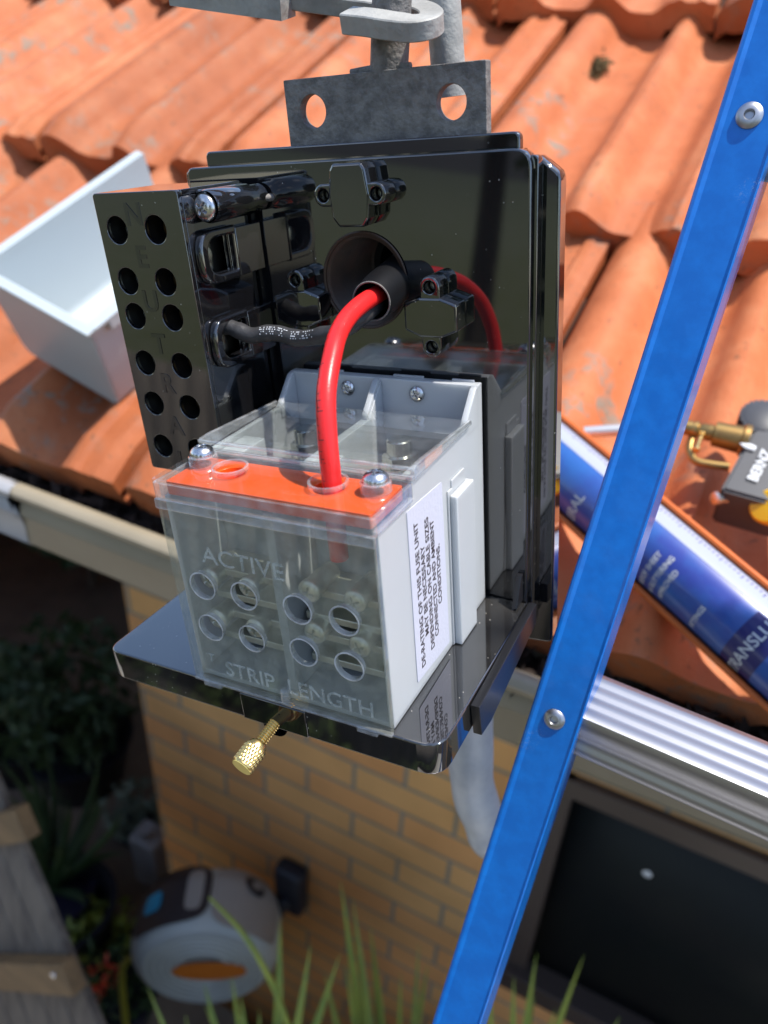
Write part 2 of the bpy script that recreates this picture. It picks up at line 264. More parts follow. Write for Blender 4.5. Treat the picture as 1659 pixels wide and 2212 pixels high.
def box(bm, x0, x1, y0, y1, z0, z1, bev=0, seg=3, mtx=None):
    b = bmesh.new(); bmesh.ops.create_cube(b, size=1)
    for v in b.verts: v.co = Vector(((x0 + x1) / 2 + v.co.x * (x1 - x0), (y0 + y1) / 2 + v.co.y * (y1 - y0), (z0 + z1) / 2 + v.co.z * (z1 - z0)))
    if bev: bmesh.ops.bevel(b, geom=b.edges[:] , offset=bev, segments=seg, profile=.5, affect='EDGES')
    b.normal_update()
    for f in b.faces: f.smooth = max(abs(c) for c in f.normal) > .9999
    if mtx is not None: bmesh.ops.transform(b, matrix=mtx, verts=b.verts[:])
    join(bm, b)
def basis(axis, up=None):
    a = Vector(axis).normalized(); h = Vector(up) if up else (Vector((0, 0, 1)) if abs(a.z) < .9 else Vector((1, 0, 0)))
    x = h.cross(a).normalized(); y = a.cross(x).normalized()
    return x, y, a
def lathe(bm, prof, o, axis, n=32, up=None):
    """prof: list of (along, radius)"""
    x, y, a = basis(axis, up); o = Vector(o); rings = []
    for t, r in prof:
        if r < 1e-4: rings.append([bm.verts.new(o + a * t)])
        else: rings.append([bm.verts.new(o + a * t + x * (r * math.cos(k * 2 * math.pi / n)) + y * (r * math.sin(k * 2 * math.pi / n))) for k in range(n)])
    for i in range(len(rings) - 1):
        p, q = rings[i], rings[i + 1]
        for k in range(n):
            k2 = (k + 1) % n
            if len(p) == 1 and len(q) == 1: continue
            if len(p) == 1: bm.faces.new((p[0], q[k], q[k2]))
            elif len(q) == 1: bm.faces.new((p[k], p[k2], q[0]))
            else: bm.faces.new((p[k], p[k2], q[k2], q[k]))
def catmull(pts, n=10):
    P = [Vector(p) for p in pts]; P = [2 * P[0] - P[1]] + P + [2 * P[-1] - P[-2]]; out = []
    for i in range(1, len(P) - 2):
        for k in range(n):
            t = k / n; a, b, c, d = P[i - 1:i + 3]
            out.append(.5 * ((2 * b) + (c - a) * t + (2 * a - 5 * b + 4 * c - d) * t * t + (3 * b - a - 3 * c + d) * t ** 3))
    out.append(P[-2]); return out
def frames(path):
    fr = []; u = None
    for i in range(len(path)):
        t = (path[min(i + 1, len(path) - 1)] - path[max(i - 1, 0)]).normalized()
        if u is None: u = t.cross(Vector((0, .3, 1))).normalized()
        else: u = (u - t * u.dot(t)).normalized()
        fr.append((path[i], u, t.cross(u).normalized(), t))
    return fr
def tube(bm, pts, r, n=24, smooth=10, caps=True, rf=None):
    path = catmull(pts, smooth) if smooth else [Vector(p) for p in pts]; rings = []
    fr = frames(path)
    for i, (p, u, v, t) in enumerate(fr):
        rr = rf(i / (len(fr) - 1)) if rf else r
        rings.append([bm.verts.new(p + u * rr * math.cos(k * 2 * math.pi / n) + v * rr * math.sin(k * 2 * math.pi / n)) for k in range(n)])
    for i in range(len(rings) - 1):
        for k in range(n): bm.faces.new((rings[i][k], rings[i][(k + 1) % n], rings[i + 1][(k + 1) % n], rings[i + 1][k]))
    if caps:
        bm.faces.new(rings[0][::-1]); bm.faces.new(rings[-1])
    return fr
def rounded(poly, r, seg=5):
    """round the corners of a 2D polygon; r may be a list"""
    out = []; n = len(poly)
    for i in range(n):
        p = Vector(poly[i]); a = Vector(poly[i - 1]) - p; b = Vector(poly[(i + 1) % n]) - p
        rr = r[i] if isinstance(r, (list, tuple)) else r
        rr = min(rr, a.length * .49, b.length * .49)
        if rr <= 0: out.append(p); continue
        a.normalize(); b.normalize(); ang = a.angle(b)
        if ang > 3.1: out.append(p); continue
        d = min(rr / math.tan(ang / 2), (Vector(poly[i - 1]) - p).length * .49, (Vector(poly[(i + 1) % n]) - p).length * .49)
        s, e = p + a * d, p + b * d
        for k in range(seg + 1):
            t = k / seg; out.append(s * (1 - t) ** 2 + p * 2 * t * (1 - t) + e * t * t)
    return [(q[0], q[1]) for q in out]
def circ(c, r, n=32, rev=False): return [(c[0] + r * math.cos(2 * math.pi * k / n), c[1] + r * math.sin(2 * math.pi * k / n)) for k in range(n)]
def plate(bm, outer, holes, t0, t1, plane='xz', bev=0, mtx=None):
    """flat plate with holes: outer and holes are 2D loops in `plane`, thickness from t0 to t1 on the third axis"""
    cu_ = bpy.data.curves.new('tmp', 'CURVE'); cu_.dimensions = '2D'; cu_.fill_mode = 'BOTH'
    for lp in [outer] + list(holes):
        s = cu_.splines.new('POLY'); s.points.add(len(lp) - 1); s.use_cyclic_u = True
        for i, p in enumerate(lp): s.points[i].co = (p[0], p[1], 0, 1)
    th = abs(t1 - t0); cu_.extrude = max(th / 2 - bev, 1e-4)
    if bev: cu_.bevel_depth = bev; cu_.bevel_resolution = 2; cu_.offset = -bev
    o = bpy.data.objects.new('tmp', cu_); C.objects.link(o); dg = bpy.context.evaluated_depsgraph_get(); me = bpy.data.meshes.new_from_object(o.evaluated_get(dg))
    b = bmesh.new(); b.from_mesh(me); bmesh.ops.remove_doubles(b, verts=b.verts[:], dist=1e-4); bpy.data.objects.remove(o); bpy.data.curves.remove(cu_); bpy.data.meshes.remove(me)
    c = (t0 + t1) / 2; b.normal_update()
    for f in b.faces: f.smooth = abs(f.normal.z) > .9999 or (abs(f.normal.z) < 1e-4 and f.calc_area() > 12 and max(abs(f.normal.x), abs(f.normal.y)) > .9999)
    for v in b.verts:
        x, y, z = v.co
        v.co = {'xz': Vector((x, z + c, y)), 'xy': Vector((x, y, z + c)), 'yz': Vector((z + c, x, y))}[plane]
    if mtx is not None: bmesh.ops.transform(b, matrix=mtx, verts=b.verts[:])
    join(bm, b)
def text(bm, s, size, mtx, ext=.1, align='CENTER', bold=0, cw=1.0, extent=None):
    cu_ = bpy.data.curves.new('tmp', 'FONT'); cu_.body = s; cu_.size = size; cu_.align_x = align; cu_.align_y = 'CENTER'; cu_.extrude = ext; cu_.offset = bold; cu_.resolution_u = 4
    o = bpy.data.objects.new('tmp', cu_); C.objects.link(o); dg = bpy.context.evaluated_depsgraph_get(); me = bpy.data.meshes.new_from_object(o.evaluated_get(dg))
    b = bmesh.new(); b.from_mesh(me); bpy.data.objects.remove(o); bpy.data.curves.remove(cu_); bpy.data.meshes.remove(me)
    if extent:
        xs = [v.co.x for v in b.verts]; k = extent / (max(xs) - min(xs)); cw = k
    for v in b.verts: v.co.x *= cw
    bmesh.ops.transform(b, matrix=mtx, verts=b.verts[:]); join(bm, b)
def axes(o, x, y):
    x = Vector(x).normalized(); y = Vector(y); y = (y - x * y.dot(x)).normalized(); z = x.cross(y)
    return Matrix(((x.x, y.x, z.x, o[0]), (x.y, y.y, z.y, o[1]), (x.z, y.z, z.z, o[2]), (0, 0, 0, 1)))
def screw(bm, o, axis, r=3.3, h=1.8, rot=.4, cross=True):
    """pan head with a cross recess; head dome rises along axis"""
    x, y, a = basis(axis); o = Vector(o); nr, na = 26, 64; rings = []
    ca, sa = math.cos(rot), math.sin(rot)
    for i in range(nr + 1):
        q = i / nr; ring = []
        for k in range(na):
            th = 2 * math.pi * k / na; px, py = q * math.cos(th), q * math.sin(th)
            z = h * (1 - .75 * q ** 3.2) if q < 1 else 0
            if cross:
                u_, v_ = px * ca + py * sa, -px * sa + py * ca
                def sm(d): return max(0, min(1, d / .07))
                arm = max(sm(.115 - abs(u_)) * sm(.56 - abs(v_)), sm(.115 - abs(v_)) * sm(.56 - abs(u_)))
                z -= arm * h * (.75 - .5 * q)
            ring.append(bm.verts.new(o + x * px * r + y * py * r + a * z))
        rings.append(ring)
    for i in range(nr):
        for k in range(na): bm.faces.new((rings[i][k], rings[i][(k + 1) % na], rings[i + 1][(k + 1) % na], rings[i + 1][k]))
    b = [bm.verts.new(v.co - a * 1.0) for v in rings[-1]]
    for k in range(na): bm.faces.new((rings[-1][k], rings[-1][(k + 1) % na], b[(k + 1) % na], b[k]))
def sweep(bm, path, prof, ups, caps=True):
    """profile [(across, up)] swept along a list of points with an up vector"""
    path = [Vector(p) for p in path]; rings = []
    for i, p in enumerate(path):
        t = (path[min(i + 1, len(path) - 1)] - path[max(i - 1, 0)]).normalized(); u = Vector(ups); s = t.cross(u).normalized(); u = s.cross(t).normalized()
        rings.append([bm.verts.new(p + s * a + u * b) for a, b in prof])
    n = len(prof)
    for i in range(len(rings) - 1):
        for k in range(n): bm.faces.new((rings[i][k], rings[i][(k + 1) % n], rings[i + 1][(k + 1) % n], rings[i + 1][k]))
    if caps: bm.faces.new(rings[0][::-1]); bm.faces.new(rings[-1])
nb = bmesh.new

# ================================================================== SETTING
g = nb(); box(g, -60000, 60000, -60000, 60000, -2700, -2600); o = link('ground', g, M['soil'], smooth=False, kind='structure')
g = nb(); box(g, -4200, -700, -1300, 3600, -2598, -2590); link('path', g, M['paving'], smooth=False, kind='structure')
g = nb(); box(g, -4500, 4500, -1650, -380, -2594, -2584); link('bounce_slab', g, M['concrete'], smooth=False, kind='structure')  # unseen pale slab, added to bounce light onto the brick wall
g = nb(); box(g, -30000, 30000, -30000, -2300, -2598, -2588); link('lawn', g, M['lawn'], smooth=False, kind='structure')

# ================================================================== HOUSE
house = thing('brick_house', 'tan brick house with orange terracotta tiled roof and beige gutter', 'house', (0, 740, -2600))
# walls
g = nb(); plate(g, [(-922, -2600), (1800, -2600), (1800, -290), (-922, -290)], [[(93, -1545), (93, -880), (1500, -880), (1500, -1545)][::-1]], 740, 850, 'xz'); link('wall', g, M['brick'], house, smooth=False, org=Vector((0, 0, 0)))
for o in house.children:  # brick material uses world-like object coordinates
    o.location = (Vector((0, 0, 0)) - ORG[house.name]) * .001
g = nb(); box(g, -4300, -1600, 2900, 3000, -2600, -290); box(g, -4300, -4200, -200, 2900, -2600, -290); box(g, -922, -812, 851, 2900, -2600, -290)  # rear and left walls added to keep the recess dark
ow = link('wall', g, M['brick'], house, smooth=False, org=Vector((0, 0, 0))); ow.location = -ORG[house.name] * .001
g = nb(); box(g, -4400, 1800, 248, 3100, -300, -285); link('soffit', g, M['soffit'], house, smooth=False)  # carried back as a ceiling, added to darken the recess
g = nb(); box(g, -4400, 1800, 235, 248, -300, -140); link('fascia', g, M['gutterg'], house, smooth=False)
# window
wf = nb(); 
for b_ in ((93, 135, -1545, -880), (1458, 1500, -1545, -880), (760, 800, -1500, -925)): box(wf, b_[0], b_[1], 722, 770, b_[2], b_[3], 3)
box(wf, 93, 1500, 721, 771, -925, -880, 3); box(wf, 93, 1500, 700, 772, -1545, -1500, 3); box(wf, 70, 1520, 712, 780, -1585, -1547, 4)
win = link('window', wf, M['frame'], house)
g = nb(); box(g, 135, 1458, 752, 756, -1500, -925); link('pane', g, M['pane'], win, smooth=False)
g = nb(); lathe(g, [(0, 0), (.6, 4), (0, 9)], onY(1398, 1888, 751), (0, -1, 0), 10); link('pale_fleck', g, M['white'], win)  # small white spot on the pane
# gutter (two lengths, the left one's grey is painted-in sky sheen)
def gutter(x0, x1, name, m, k=0, tilt=0):
    prof = [(186 - k, -218), (182.5 - k, -214), (182 - k, -208), (186 - k, -203), (193, -201), (200, -203), (203 + k, -208), (202 + k, -213), (198, -216), (194, -219),
            (193, -226), (190 - k, -231), (189 - k, -242), (192 - k, -246), (192 - k, -281 - k), (196, -287 - k), (278, -287 - k), (283, -281), (283, -190), (280, -190), (280, -278), (276, -283), (200, -283), (197, -279), (197, -222)]
    g = nb(); rings = []
    for x in (x0, x1): rings.append([g.verts.new((x, 151 + (a - 182) * .82, -166 + (b + 203) * .84)) for a, b in prof])
    n = len(prof)
    for i in range(n): g.faces.new((rings[0][i], rings[0][(i + 1) % n], rings[1][(i + 1) % n], rings[1][i]))
    g.faces.new(rings[0][::-1]); g.faces.new(rings[1])
    return link(name, g, m, house, angle=.7)
gutter(-2600, -392, 'gutter', M['gutterg'], 1.2); gutter(-400, 1800, 'gutter', M['gutter'])
g = nb(); b = nb(); bmesh.ops.create_grid(b, x_segments=300, y_segments=14, size=1)
for v in b.verts:
    x = v.co.x * 1100 - 700; y = 197 + v.co.y * 34; z = -198 + 20 * noise.noise(Vector((x * .03, y * .03, 0))) + 9 * noise.noise(Vector((x * .12, y * .12, 3))); v.co = Vector((x, y, z))
join(g, b)
for i in range(900):   # leaves
    x = random.uniform(-1200, 300); y = random.uniform(168, 228); c = Vector((x, y, -193 + random.uniform(-6, 14))); a = Vector([random.gauss(0, 1) for _ in range(3)]).normalized(); p_ = a.orthogonal().normalized(); l = random.uniform(8, 20)
    g.faces.new([g.verts.new(c + a * l), g.verts.new(c + p_ * l * .3), g.verts.new(c - a * l), g.verts.new(c - p_ * l * .3)])
o = link('leaf_litter', g, M['litter'], None, smooth=False); tag(o, 'dark brown leaf litter lying in the open gutter', 'leaf litter', kind='stuff')
# roof tiles: 297 mm wide, 455 mm gauge
W, G, S0 = 312.0, 461.0, 106.0
def prof_h(u):
    pts = [(0, 2), (9, 24), (26, 38), (42, 40), (54, 30), (70, 7), (82, 0), (116, 0), (128, 4), (143, 31), (151, 37), (159, 36), (168, 24), (182, 5), (192, 0), (216, 0), (226, 10), (235, 22), (243, 24), (246, 28.5), (252, 28.5), (256, 24), (270, 24), (273, 28), (279, 28), (283, 24), (300, 22)]
    for i in range(len(pts) - 1):
        if pts[i][0] <= u <= pts[i + 1][0]:
            t = (u - pts[i][0]) / (pts[i + 1][0] - pts[i][0]); t = t * t * (3 - 2 * t) if pts[i + 1][0] - pts[i][0] > 15 else t
            return pts[i][1] * (1 - t) + pts[i + 1][1] * t
    return 5
g = nb(); tone = []
us = [0, 3, 7, 14, 22, 30, 38, 46, 54, 62, 69, 76, 84, 94, 104, 113, 122, 129, 136, 142, 149, 156, 163, 170, 177, 184, 190, 199, 208, 215, 222, 229, 236, 243, 246, 252, 256, 263, 270, 273, 279, 283, 290, 294]
for k in range(0, 9):
    for j in range(-10, 7):
        x0 = -165 + j * W - (114 if k % 2 == 0 else 0); s0 = S0 + k * G + random.uniform(-5, 5); dz = random.uniform(-1.5, 2); tn = random.random(); yaw = random.uniform(-.006, .006)
        ns = 14; L0 = G + 60; rows = []
        for i in range(ns + 1):
            t = i / ns; row = []
            for u in us:
                ss = L0 * t; lift = 40 * (1 - ss / L0) + dz - 8
                hh = prof_h(u)
                nose = 0
                if ss < 34: nose = -(1 - ss / 34) ** 2 * 9 * (hh / 36)
                edge = -2.2 * (1 - min(1, ss / 9)) ** 2
                # side lap: low end of each roll leans forward a little
                sfwd = -7 * (hh / 36) * (1 - t) ** 3
                row.append(g.verts.new(roofp(x0 + u * W / 297 + yaw * ss, s0 + ss + sfwd, hh + lift + nose + edge)))
            rows.append(row)
        n0 = len(g.faces)
        for i in range(ns):
            for a in range(len(us) - 1): g.faces.new((rows[i][a], rows[i][a + 1], rows[i + 1][a + 1], rows[i + 1][a]))
        # front nose face and the sides
        low = [g.verts.new(v.co - RN * (44 if 14 < us[a] < 230 else 36) - RS * -1.5) for a, v in enumerate(rows[0])]
        und = [g.verts.new(v.co + RS * 60 + RN * 4) for v in low]
        for a in range(len(us) - 1):
            g.faces.new((low[a], low[a + 1], rows[0][a + 1], rows[0][a])); g.faces.new((und[a], und[a + 1], low[a + 1], low[a]))
        for side in (0, -1):
            lo = [g.verts.new(r_[side].co - RN * 17) for r_ in rows]
            for i in range(ns): g.faces.new((rows[i][side], rows[i + 1][side], lo[i + 1], lo[i]))
        tone += [tn] * (len(g.faces) - n0)
roof = link('roof', g, M['tile'], house, angle=.75)
at = roof.data.attributes.new('tile_tone', 'FLOAT', 'FACE'); at.data.foreach_set('value', tone)
g = nb(); P = [roofp(x, s, -30) for x, s in ((-3300, 130), (2000, 130), (2000, 4200), (-3300, 4200))]; g.faces.new([g.verts.new(p) for p in P]); link('sarking', g, M['soffit'], house, smooth=False)

# ================================================================== BLACK SWITCH BOX
jb = thing('switch_box', 'open glossy black plastic service box hanging from a steel bracket', 'electrical box', (75, 0, 0), 'box')
P_ = lambda pts, r: rounded(pts, r)
g = nb(); plate(g, P_([(5, -8), (149, -8), (149, 175.3), (5, 175.3)], [2, 2, 6.5, 3]), [circ((83.5, 132), 17.3, 48)[::-1]], 0, 7.5, 'xz', .7); link('back_panel', g, M['black'], jb)
g = nb(); plate(g, P_([(9.5, 150), (142.5, 150), (142.5, 180.2), (9.5, 180.6)], [1, 1, 2.5, 2.5]), [circ((83.5, 132), 3, 8)[::-1]][:0], 7.7, 12, 'xz', .7)
plate(g, P_([(-2.5, 100), (30, 100), (30, 174), (-2.5, 174)], 2.5), [], 7.8, 12.5, 'xz', .7); link('rear_flange', g, M['black'], jb)
g = nb(); plate(g, P_([(120, -27), (158.5, -24), (156.6, 166.5), (149, 172.5), (120, 172.5)], [1, 3, 4.5, 2, 1]), [], 7.8, 16, 'xz', .9)
plate(g, P_([(138, -16), (150.6, -16), (150.6, 173), (138, 173)], 2), [], 2.5, 7.9, 'xz', .4); link('side_flange', g, M['black'], jb)
# shelf
g = nb(); plate(g, P_([(0, -94), (150, -94), (150, -.4), (0, -.4)], [6, 9, .1, .1]), [], -13.4, 0, 'xy', .7); link('shelf', g, M['shelf'], jb, angle=.9)
g = nb(); plate(g, [(-66, -16), (-56, -17.5), (-.3, -9), (-.3, .5), (-20, .2), (-68, -1.5)], [], 150.2, 153.6, 'yz', .3)
plate(g, [(-.3, 1), (-8, 1), (-2.5, 14), (-.3, 14)], [], 145.2, 147.6, 'yz', .2); link('side_rib', g, M['blacksat'], jb)
g = nb(); lathe(g, [(0, 5.6), (7, 5.6), (8, 5)], (82.4, -94.6, -11.5), (0, 1, 0), 32); box(g, 68, 97, -94.6, -90, -13.2, -1.2, .4); link('screw_boss', g, M['black'], jb)
# thumbscrew
ax = Vector((-.1, -.95, -.25)).normalized(); g = nb(); pr = []
for i in range(10):
    pr += [(i * 1.0, 1.95), (i * 1.0 + .35, 2.35), (i * 1.0 + .7, 1.95)]
lathe(g, [(-3, 1.9)] + pr, (82.4, -94, -11.2), ax, 32)
ts = link('thumb_screw', g, M['brass'], jb)
g = nb(); ko = Vector((82.4, -94, -11.2)) + ax * 9.6; lathe(g, [(0, 0), (0, 3), (.6, 3.6), (2, 3.6), (2.2, 4.3)], ko, ax, 40)
x_, y_, a_ = basis(ax); NA, NT = 112, 44; rings = []
for i in range(NT + 1):
    t = i / NT; ring = []
    for k in range(NA):
        th = 2 * math.pi * k / NA; d = abs(math.sin(14 * th + t * 9)) * abs(math.sin(14 * th - t * 9)); r_ = 4.25 + .27 * d * min(1, min(t, 1 - t) * 12)
        ring.append(g.verts.new(ko + a_ * (2.2 + 8.3 * t) + x_ * r_ * math.cos(th) + y_ * r_ * math.sin(th)))
    rings.append(ring)
for i in range(NT):
    for k in range(NA): g.faces.new((rings[i][k], rings[i][(k + 1) % NA], rings[i + 1][(k + 1) % NA], rings[i + 1][k]))
lathe(g, [(10.5, 4.25), (10.9, 4.0)], ko, ax, NA); kn = link('knurled_knob', g, M['brass'], ts, angle=.9); g = nb(); lathe(g, [(10.8, 4.05), (11.1, 3.9), (11.12, 0)], ko, ax, 48); link('knob_face', g, M['brassf'], kn, angle=.4)
# knock-out covers
def lug(cx, cz, r, a0, a1, n=9): return [(cx + r * math.cos(R(a0 + (a1 - a0) * k / n)), cz + r * math.sin(R(a0 + (a1 - a0) * k / n))) for k in range(n + 1)]
def cover(cx, cz, vert, lab=None):
    body = []
    if vert:   # lugs above and below
        body = lug(0, 10.6, 3.9, 0, 180) + [(-3.9, 7), (-10.5, 5)] + [(-10.5, -4.8), (-3.9, -7.2)] + lug(0, -10.8, 3.9, 180, 360) + [(3.9, -7.2), (10.5, -4.8), (10.5, 5), (3.9, 7)]; lg = [(0, 10.9), (0, -10.9)]
    else:
        body = [(7.2, -11), (8.6, -4.2)] + lug(10.8, 0, 3.9, -90, 90) + [(8.4, 4.2), (7.0, 9), (5.8, 10.4), (-5.8, 10.4), (-7.0, 9), (-8.4, 4.2)] + lug(-10.8, 0, 3.9, 90, 270) + [(-8.6, -4.2), (-7.2, -8), (-5, -11), (5, -11)]
        lg = [(10.9, 0), (-10.9, 0)]
    if vert: core = [(-10.5, -4.8), (-4, -7.4), (4, -7.4), (10.5, -4.8), (10.5, 5), (4, 7.2), (-4, 7.2), (-10.5, 5)]
    else: core = [(-5, -11), (5, -11), (7.4, -8), (8.4, 0), (7.2, 8.4), (5.8, 10.4), (-5.8, 10.4), (-7.2, 8.4), (-8.4, 0), (-7.4, -8)]
    g = nb(); plate(g, rounded([(cx + a, cz + b) for a, b in core], 1.2, 4), [], -9.2, .1, 'xz', .9)
    for a, b in lg:
        q = Vector((a, b)).normalized(); n_ = Vector((-q.y, q.x)); e_ = Vector((a, b))
        arc = [tuple(Vector((cx, cz)) + e_ + (q * math.cos(t) + n_ * math.sin(t)) * 3.9) for t in [R(-90 + 180 * i / 14) for i in range(15)]]
        b2 = Vector((cx, cz)) + e_ * .3
        plate(g, arc + [tuple(b2 + n_ * 3.9), tuple(b2 - n_ * 3.9)], [circ((cx + a, cz + b), 2.1, 20)[::-1]], -8.8, .1, 'xz', .7)
    c_ = link('blanking_cover', g, M['black'], jb, angle=.8)
    for a, b in lg:
        g = nb(); screw(g, (cx + a, -3.5, cz + b), (0, -1, 0), 1.8, .8, .3); link('screw', g, M['steelin'], c_)
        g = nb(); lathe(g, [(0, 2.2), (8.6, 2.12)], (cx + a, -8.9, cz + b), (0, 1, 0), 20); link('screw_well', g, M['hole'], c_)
cover(84.5, 163.8, False); cover(114.3, 121, True); cover(57, 122.6, True)
# threaded conduit hole and sleeve
g = nb(); pr = [(-.6, 18.4), (-.8, 17.9), (-.6, 17.3)]
for i in range(26): pr += [(i * 1.4, 17.2), (i * 1.4 + .7, 15.9)]
pr += [(37, 12)]
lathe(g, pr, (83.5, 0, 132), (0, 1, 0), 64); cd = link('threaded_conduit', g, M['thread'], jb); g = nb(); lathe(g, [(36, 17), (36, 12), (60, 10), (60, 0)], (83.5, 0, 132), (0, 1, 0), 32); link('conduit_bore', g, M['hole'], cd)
g = nb(); ax2 = (Vector((97.0, -21, 129.0)) - Vector((91.5, 20, 132))).normalized(); lathe(g, [(0, 8.6), (30, 8.2), (41, 7.3), (41.4, 7.2), (41.4, 6.7), (20, 6.7), (0, 6.7)], (91.5, 20, 132), ax2, 48)
sl = link('inner_sleeve', g, M['sleeve'], jb)
g = nb(); lathe(g, [(41.3, 7.3), (41.75, 7.15), (41.75, 6.85), (41.3, 6.6)], (91.5, 20, 132), ax2, 48); link('sleeve_lip', g, M['galv'], sl)

# ================================================================== NEUTRAL TERMINAL BLOCK
nt = thing('neutral_block', 'tall black terminal block with two rows of round holes, left of the box', 'terminal block', (15, -20, 60), 'box')
hx = [3.6, 22.4]; hz = [157.3, 138.8, 125.5, 106.8, 89.8, 71.0]
g = nb(); plate(g, P_([(-5.3, 60), (35.3, 60), (35.3, 170.3), (-5.3, 170.3)], 1.6), [circ((a, b), 5.0, 40)[::-1] for a in hx for b in hz], -42.9, -40.7, 'xz', .35); link('front_face', g, M['black'], nt)
g = nb(); box(g, -5.2, -3.2, -40.6, -6, 60.1, 170.2, .3); box(g, -5.2, 35.2, -40.6, -6, 168.2, 170.2, .3); box(g, -5.2, 35.2, -40.6, -6, 60.1, 62, .3)
D1 = lambda y0, y1, z0, z1: rounded([(y0, z0), (y1, z0), (y1, z1), (y0, z1)], [8, .3, .3, 8], 8)
plate(g, [(-40.6, 62), (-6, 62), (-6, 168), (-40.6, 168)], [D1(-35, -19, 139.5, 152.5)[::-1], D1(-35, -19, 107.5, 120.5)[::-1]], 33.2, 35.2, 'yz', .2); link('side_walls', g, M['black'], nt)
g = nb()
for z0, z1 in ((136.2, 155.6), (104.2, 123.8)):
    plate(g, D1(-39, -17.5, z0, z1), [D1(-35, -19, z0 + 3.3, z1 - 3.1)[::-1]], 35.2, 38.6, 'yz', .9)
    box(g, 35.2, 38.4, -17.4, -1, z0 + .5, z1 - 1, .4)
link('cable_entry_rims', g, M['black'], nt)
g = nb(); box(g, -3, 33, -8, -1, 62, 168, .3); link('rear_wall', g, M['blacksat'], nt)
for a in (27, 0):
    g = nb(); box(g, a, a + 2.5, -33, -26.5, 64, 166, .3); box(g, a, a + 2.5, -25, -14, 64, 166, .3)
    for z in (146, 118): lathe(g, [(0, 3), (3.2, 3), (3.4, 0)], (a + 2.4, -29, z), (1, 0, 0), 16)
    link('busbar', g, M['chromin'], nt)
for i, a in enumerate(hx):
    for b in hz:
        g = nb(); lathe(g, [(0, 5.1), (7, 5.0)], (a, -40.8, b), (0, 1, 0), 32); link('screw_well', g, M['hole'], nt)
        g = nb(); screw(g, (a + 1.2, -34.2, b - .2), (.1, -1, .12), 4.5, 1.8, random.random()); link('terminal_screw', g, M['brassold'] if i else M['steelin'], nt)
g = nb()
for ch, z in zip('NEUTRAL', (162.3, 147.3, 131, 114.5, 98.5, 80.5, 65)):
    text(g, ch, 11, axes((13.2, -43.0, z), (1, 0, 0), (0, 0, 1)), .12, bold=.25)
link('raised_lettering', g, M['letblack'], nt)
g = nb(); lathe(g, [(0, 5.4), (1.2, 5.8), (24, 5.6), (25, 5), (32, 5)], (39.5, -33.5, 163.6), (0, 1, 0), 40); box(g, 34.9, 40, -33, -9, 160, 169.4, 1); link('fixing_lug', g, M['black'], nt)
g = nb(); screw(g, (39.2, -33.8, 163.3), (-.05, -1, .02), 4.7, 2.2, .9); link('pan_head_screw', g, M['steel'], nt)
g = nb(); lathe(g, [(0, 3.2), (2, 3.2), (2, 1.6), (16, 1.4)], (40, -9, 163.6), (.5, 1, -.05), 20); link('bolt_shank', g, M['galv'], nt)

# ================================================================== FUSE UNIT
fu = thing('fuse_unit', 'pale grey fuse unit with clear cover and orange cap standing on the black shelf', 'fuse holder', (90, -45, 0), 'box')
FL, FR = 48.1, 131.7
side = [(-91, .4), (-91, 76.5), (-66, 76.8), (-66.6, 83.6), (-19, 84.6), (-6.6, 96), (-3, 96), (-3, .4)]
g = nb(); plate(g, side, [], FL, FL + 2, 'yz', .25); plate(g, side, [], FR - 2.2, FR, 'yz', .25)
midp = [(-89, 2), (-89, 75), (-66, 75), (-66, 82.5), (-19.5, 83), (-8, 95), (-7, 95), (-7, 2)]
plate(g, midp, [], 87.6, 91.2, 'yz', .2)
link('side_wall', g, M['grey'], fu)
g = nb(); box(g, FL + .1, FR - .1, -7.4, -3, .5, 96.2, .3); box(g, 60, 72, -4.2, -3, 96, 97, .2); box(g, 95, 108, -4.2, -3, 96, 97, .2); box(g, 120, 129, -4.2, -3, 96, 97, .2); link('back_wall', g, M['grey'], fu)
g = nb(); box(g, FL, FR, -91, -3, .4, 2.4, .2); box(g, FL + 2, FR - 2.2, -66, -63.5, 2.4, 83); link('base', g, M['grey'], fu)
g = nb(); box(g, FL + 2, FR - 2.2, -63.5, -7.5, 56, 58); link('inner_floor', g, M['blacksat'], fu)
g = nb(); box(g, FR + .1, FR + 3.6, -38.5, -22, .4, 65, .5); plate(g, [(-39.6, 67), (-36, 67), (-36, 70), (-24, 70), (-20.5, .5), (-39.6, .5)], [], FR - .1, FR + .7, 'yz', .15); link('side_ridge', g, M['grey'], fu)
# paper label
g = nb(); plate(g, rounded([(-72, 6), (-43, 4), (-44, 73), (-72, 74.5)], .8, 3), [], FR + .02, FR + .28, 'yz'); lab = link('paper_label', g, M['label'], fu)
g = nb(); LN = [('DE-RATING OF THIS FUSE UNIT', 58.5), ('MAY BE NECESSARY', 36.5), ('DEPENDING ON CABLE SIZES', 54), ('CONNECTED AND AMBIENT', 48), ('CONDITIONS.', 24.5)]
for i, (s_, ex_) in enumerate(LN):
    text(g, s_, 4.1, axes((FR + .34, -66.3 + i * 4.15, 38.6), (0, 0, 1), (0, -1, 0)), .05, bold=.045, extent=ex_)
link('lettering', g, M['ink'], lab, smooth=False)
# orange cap
g = nb(); plate(g, P_([(50.2, -91.2), (129.6, -91.2), (129.6, -69), (50.2, -69)], .8), [circ((68.7, -78.6), 4.9)[::-1], circ((107.6, -78.2), 5.2)[::-1]], 77.2, 82.3, 'xy', .3)
cap = link('orange_cap', g, M['orange'], fu)
g = nb(); lathe(g, [(4.9, 4.9), (0, 4.8), (-.1, 0)], (68.7, -78.6, 77.3), (0, 0, 1), 32); link('blanked_hole', g, M['orange'], cap)
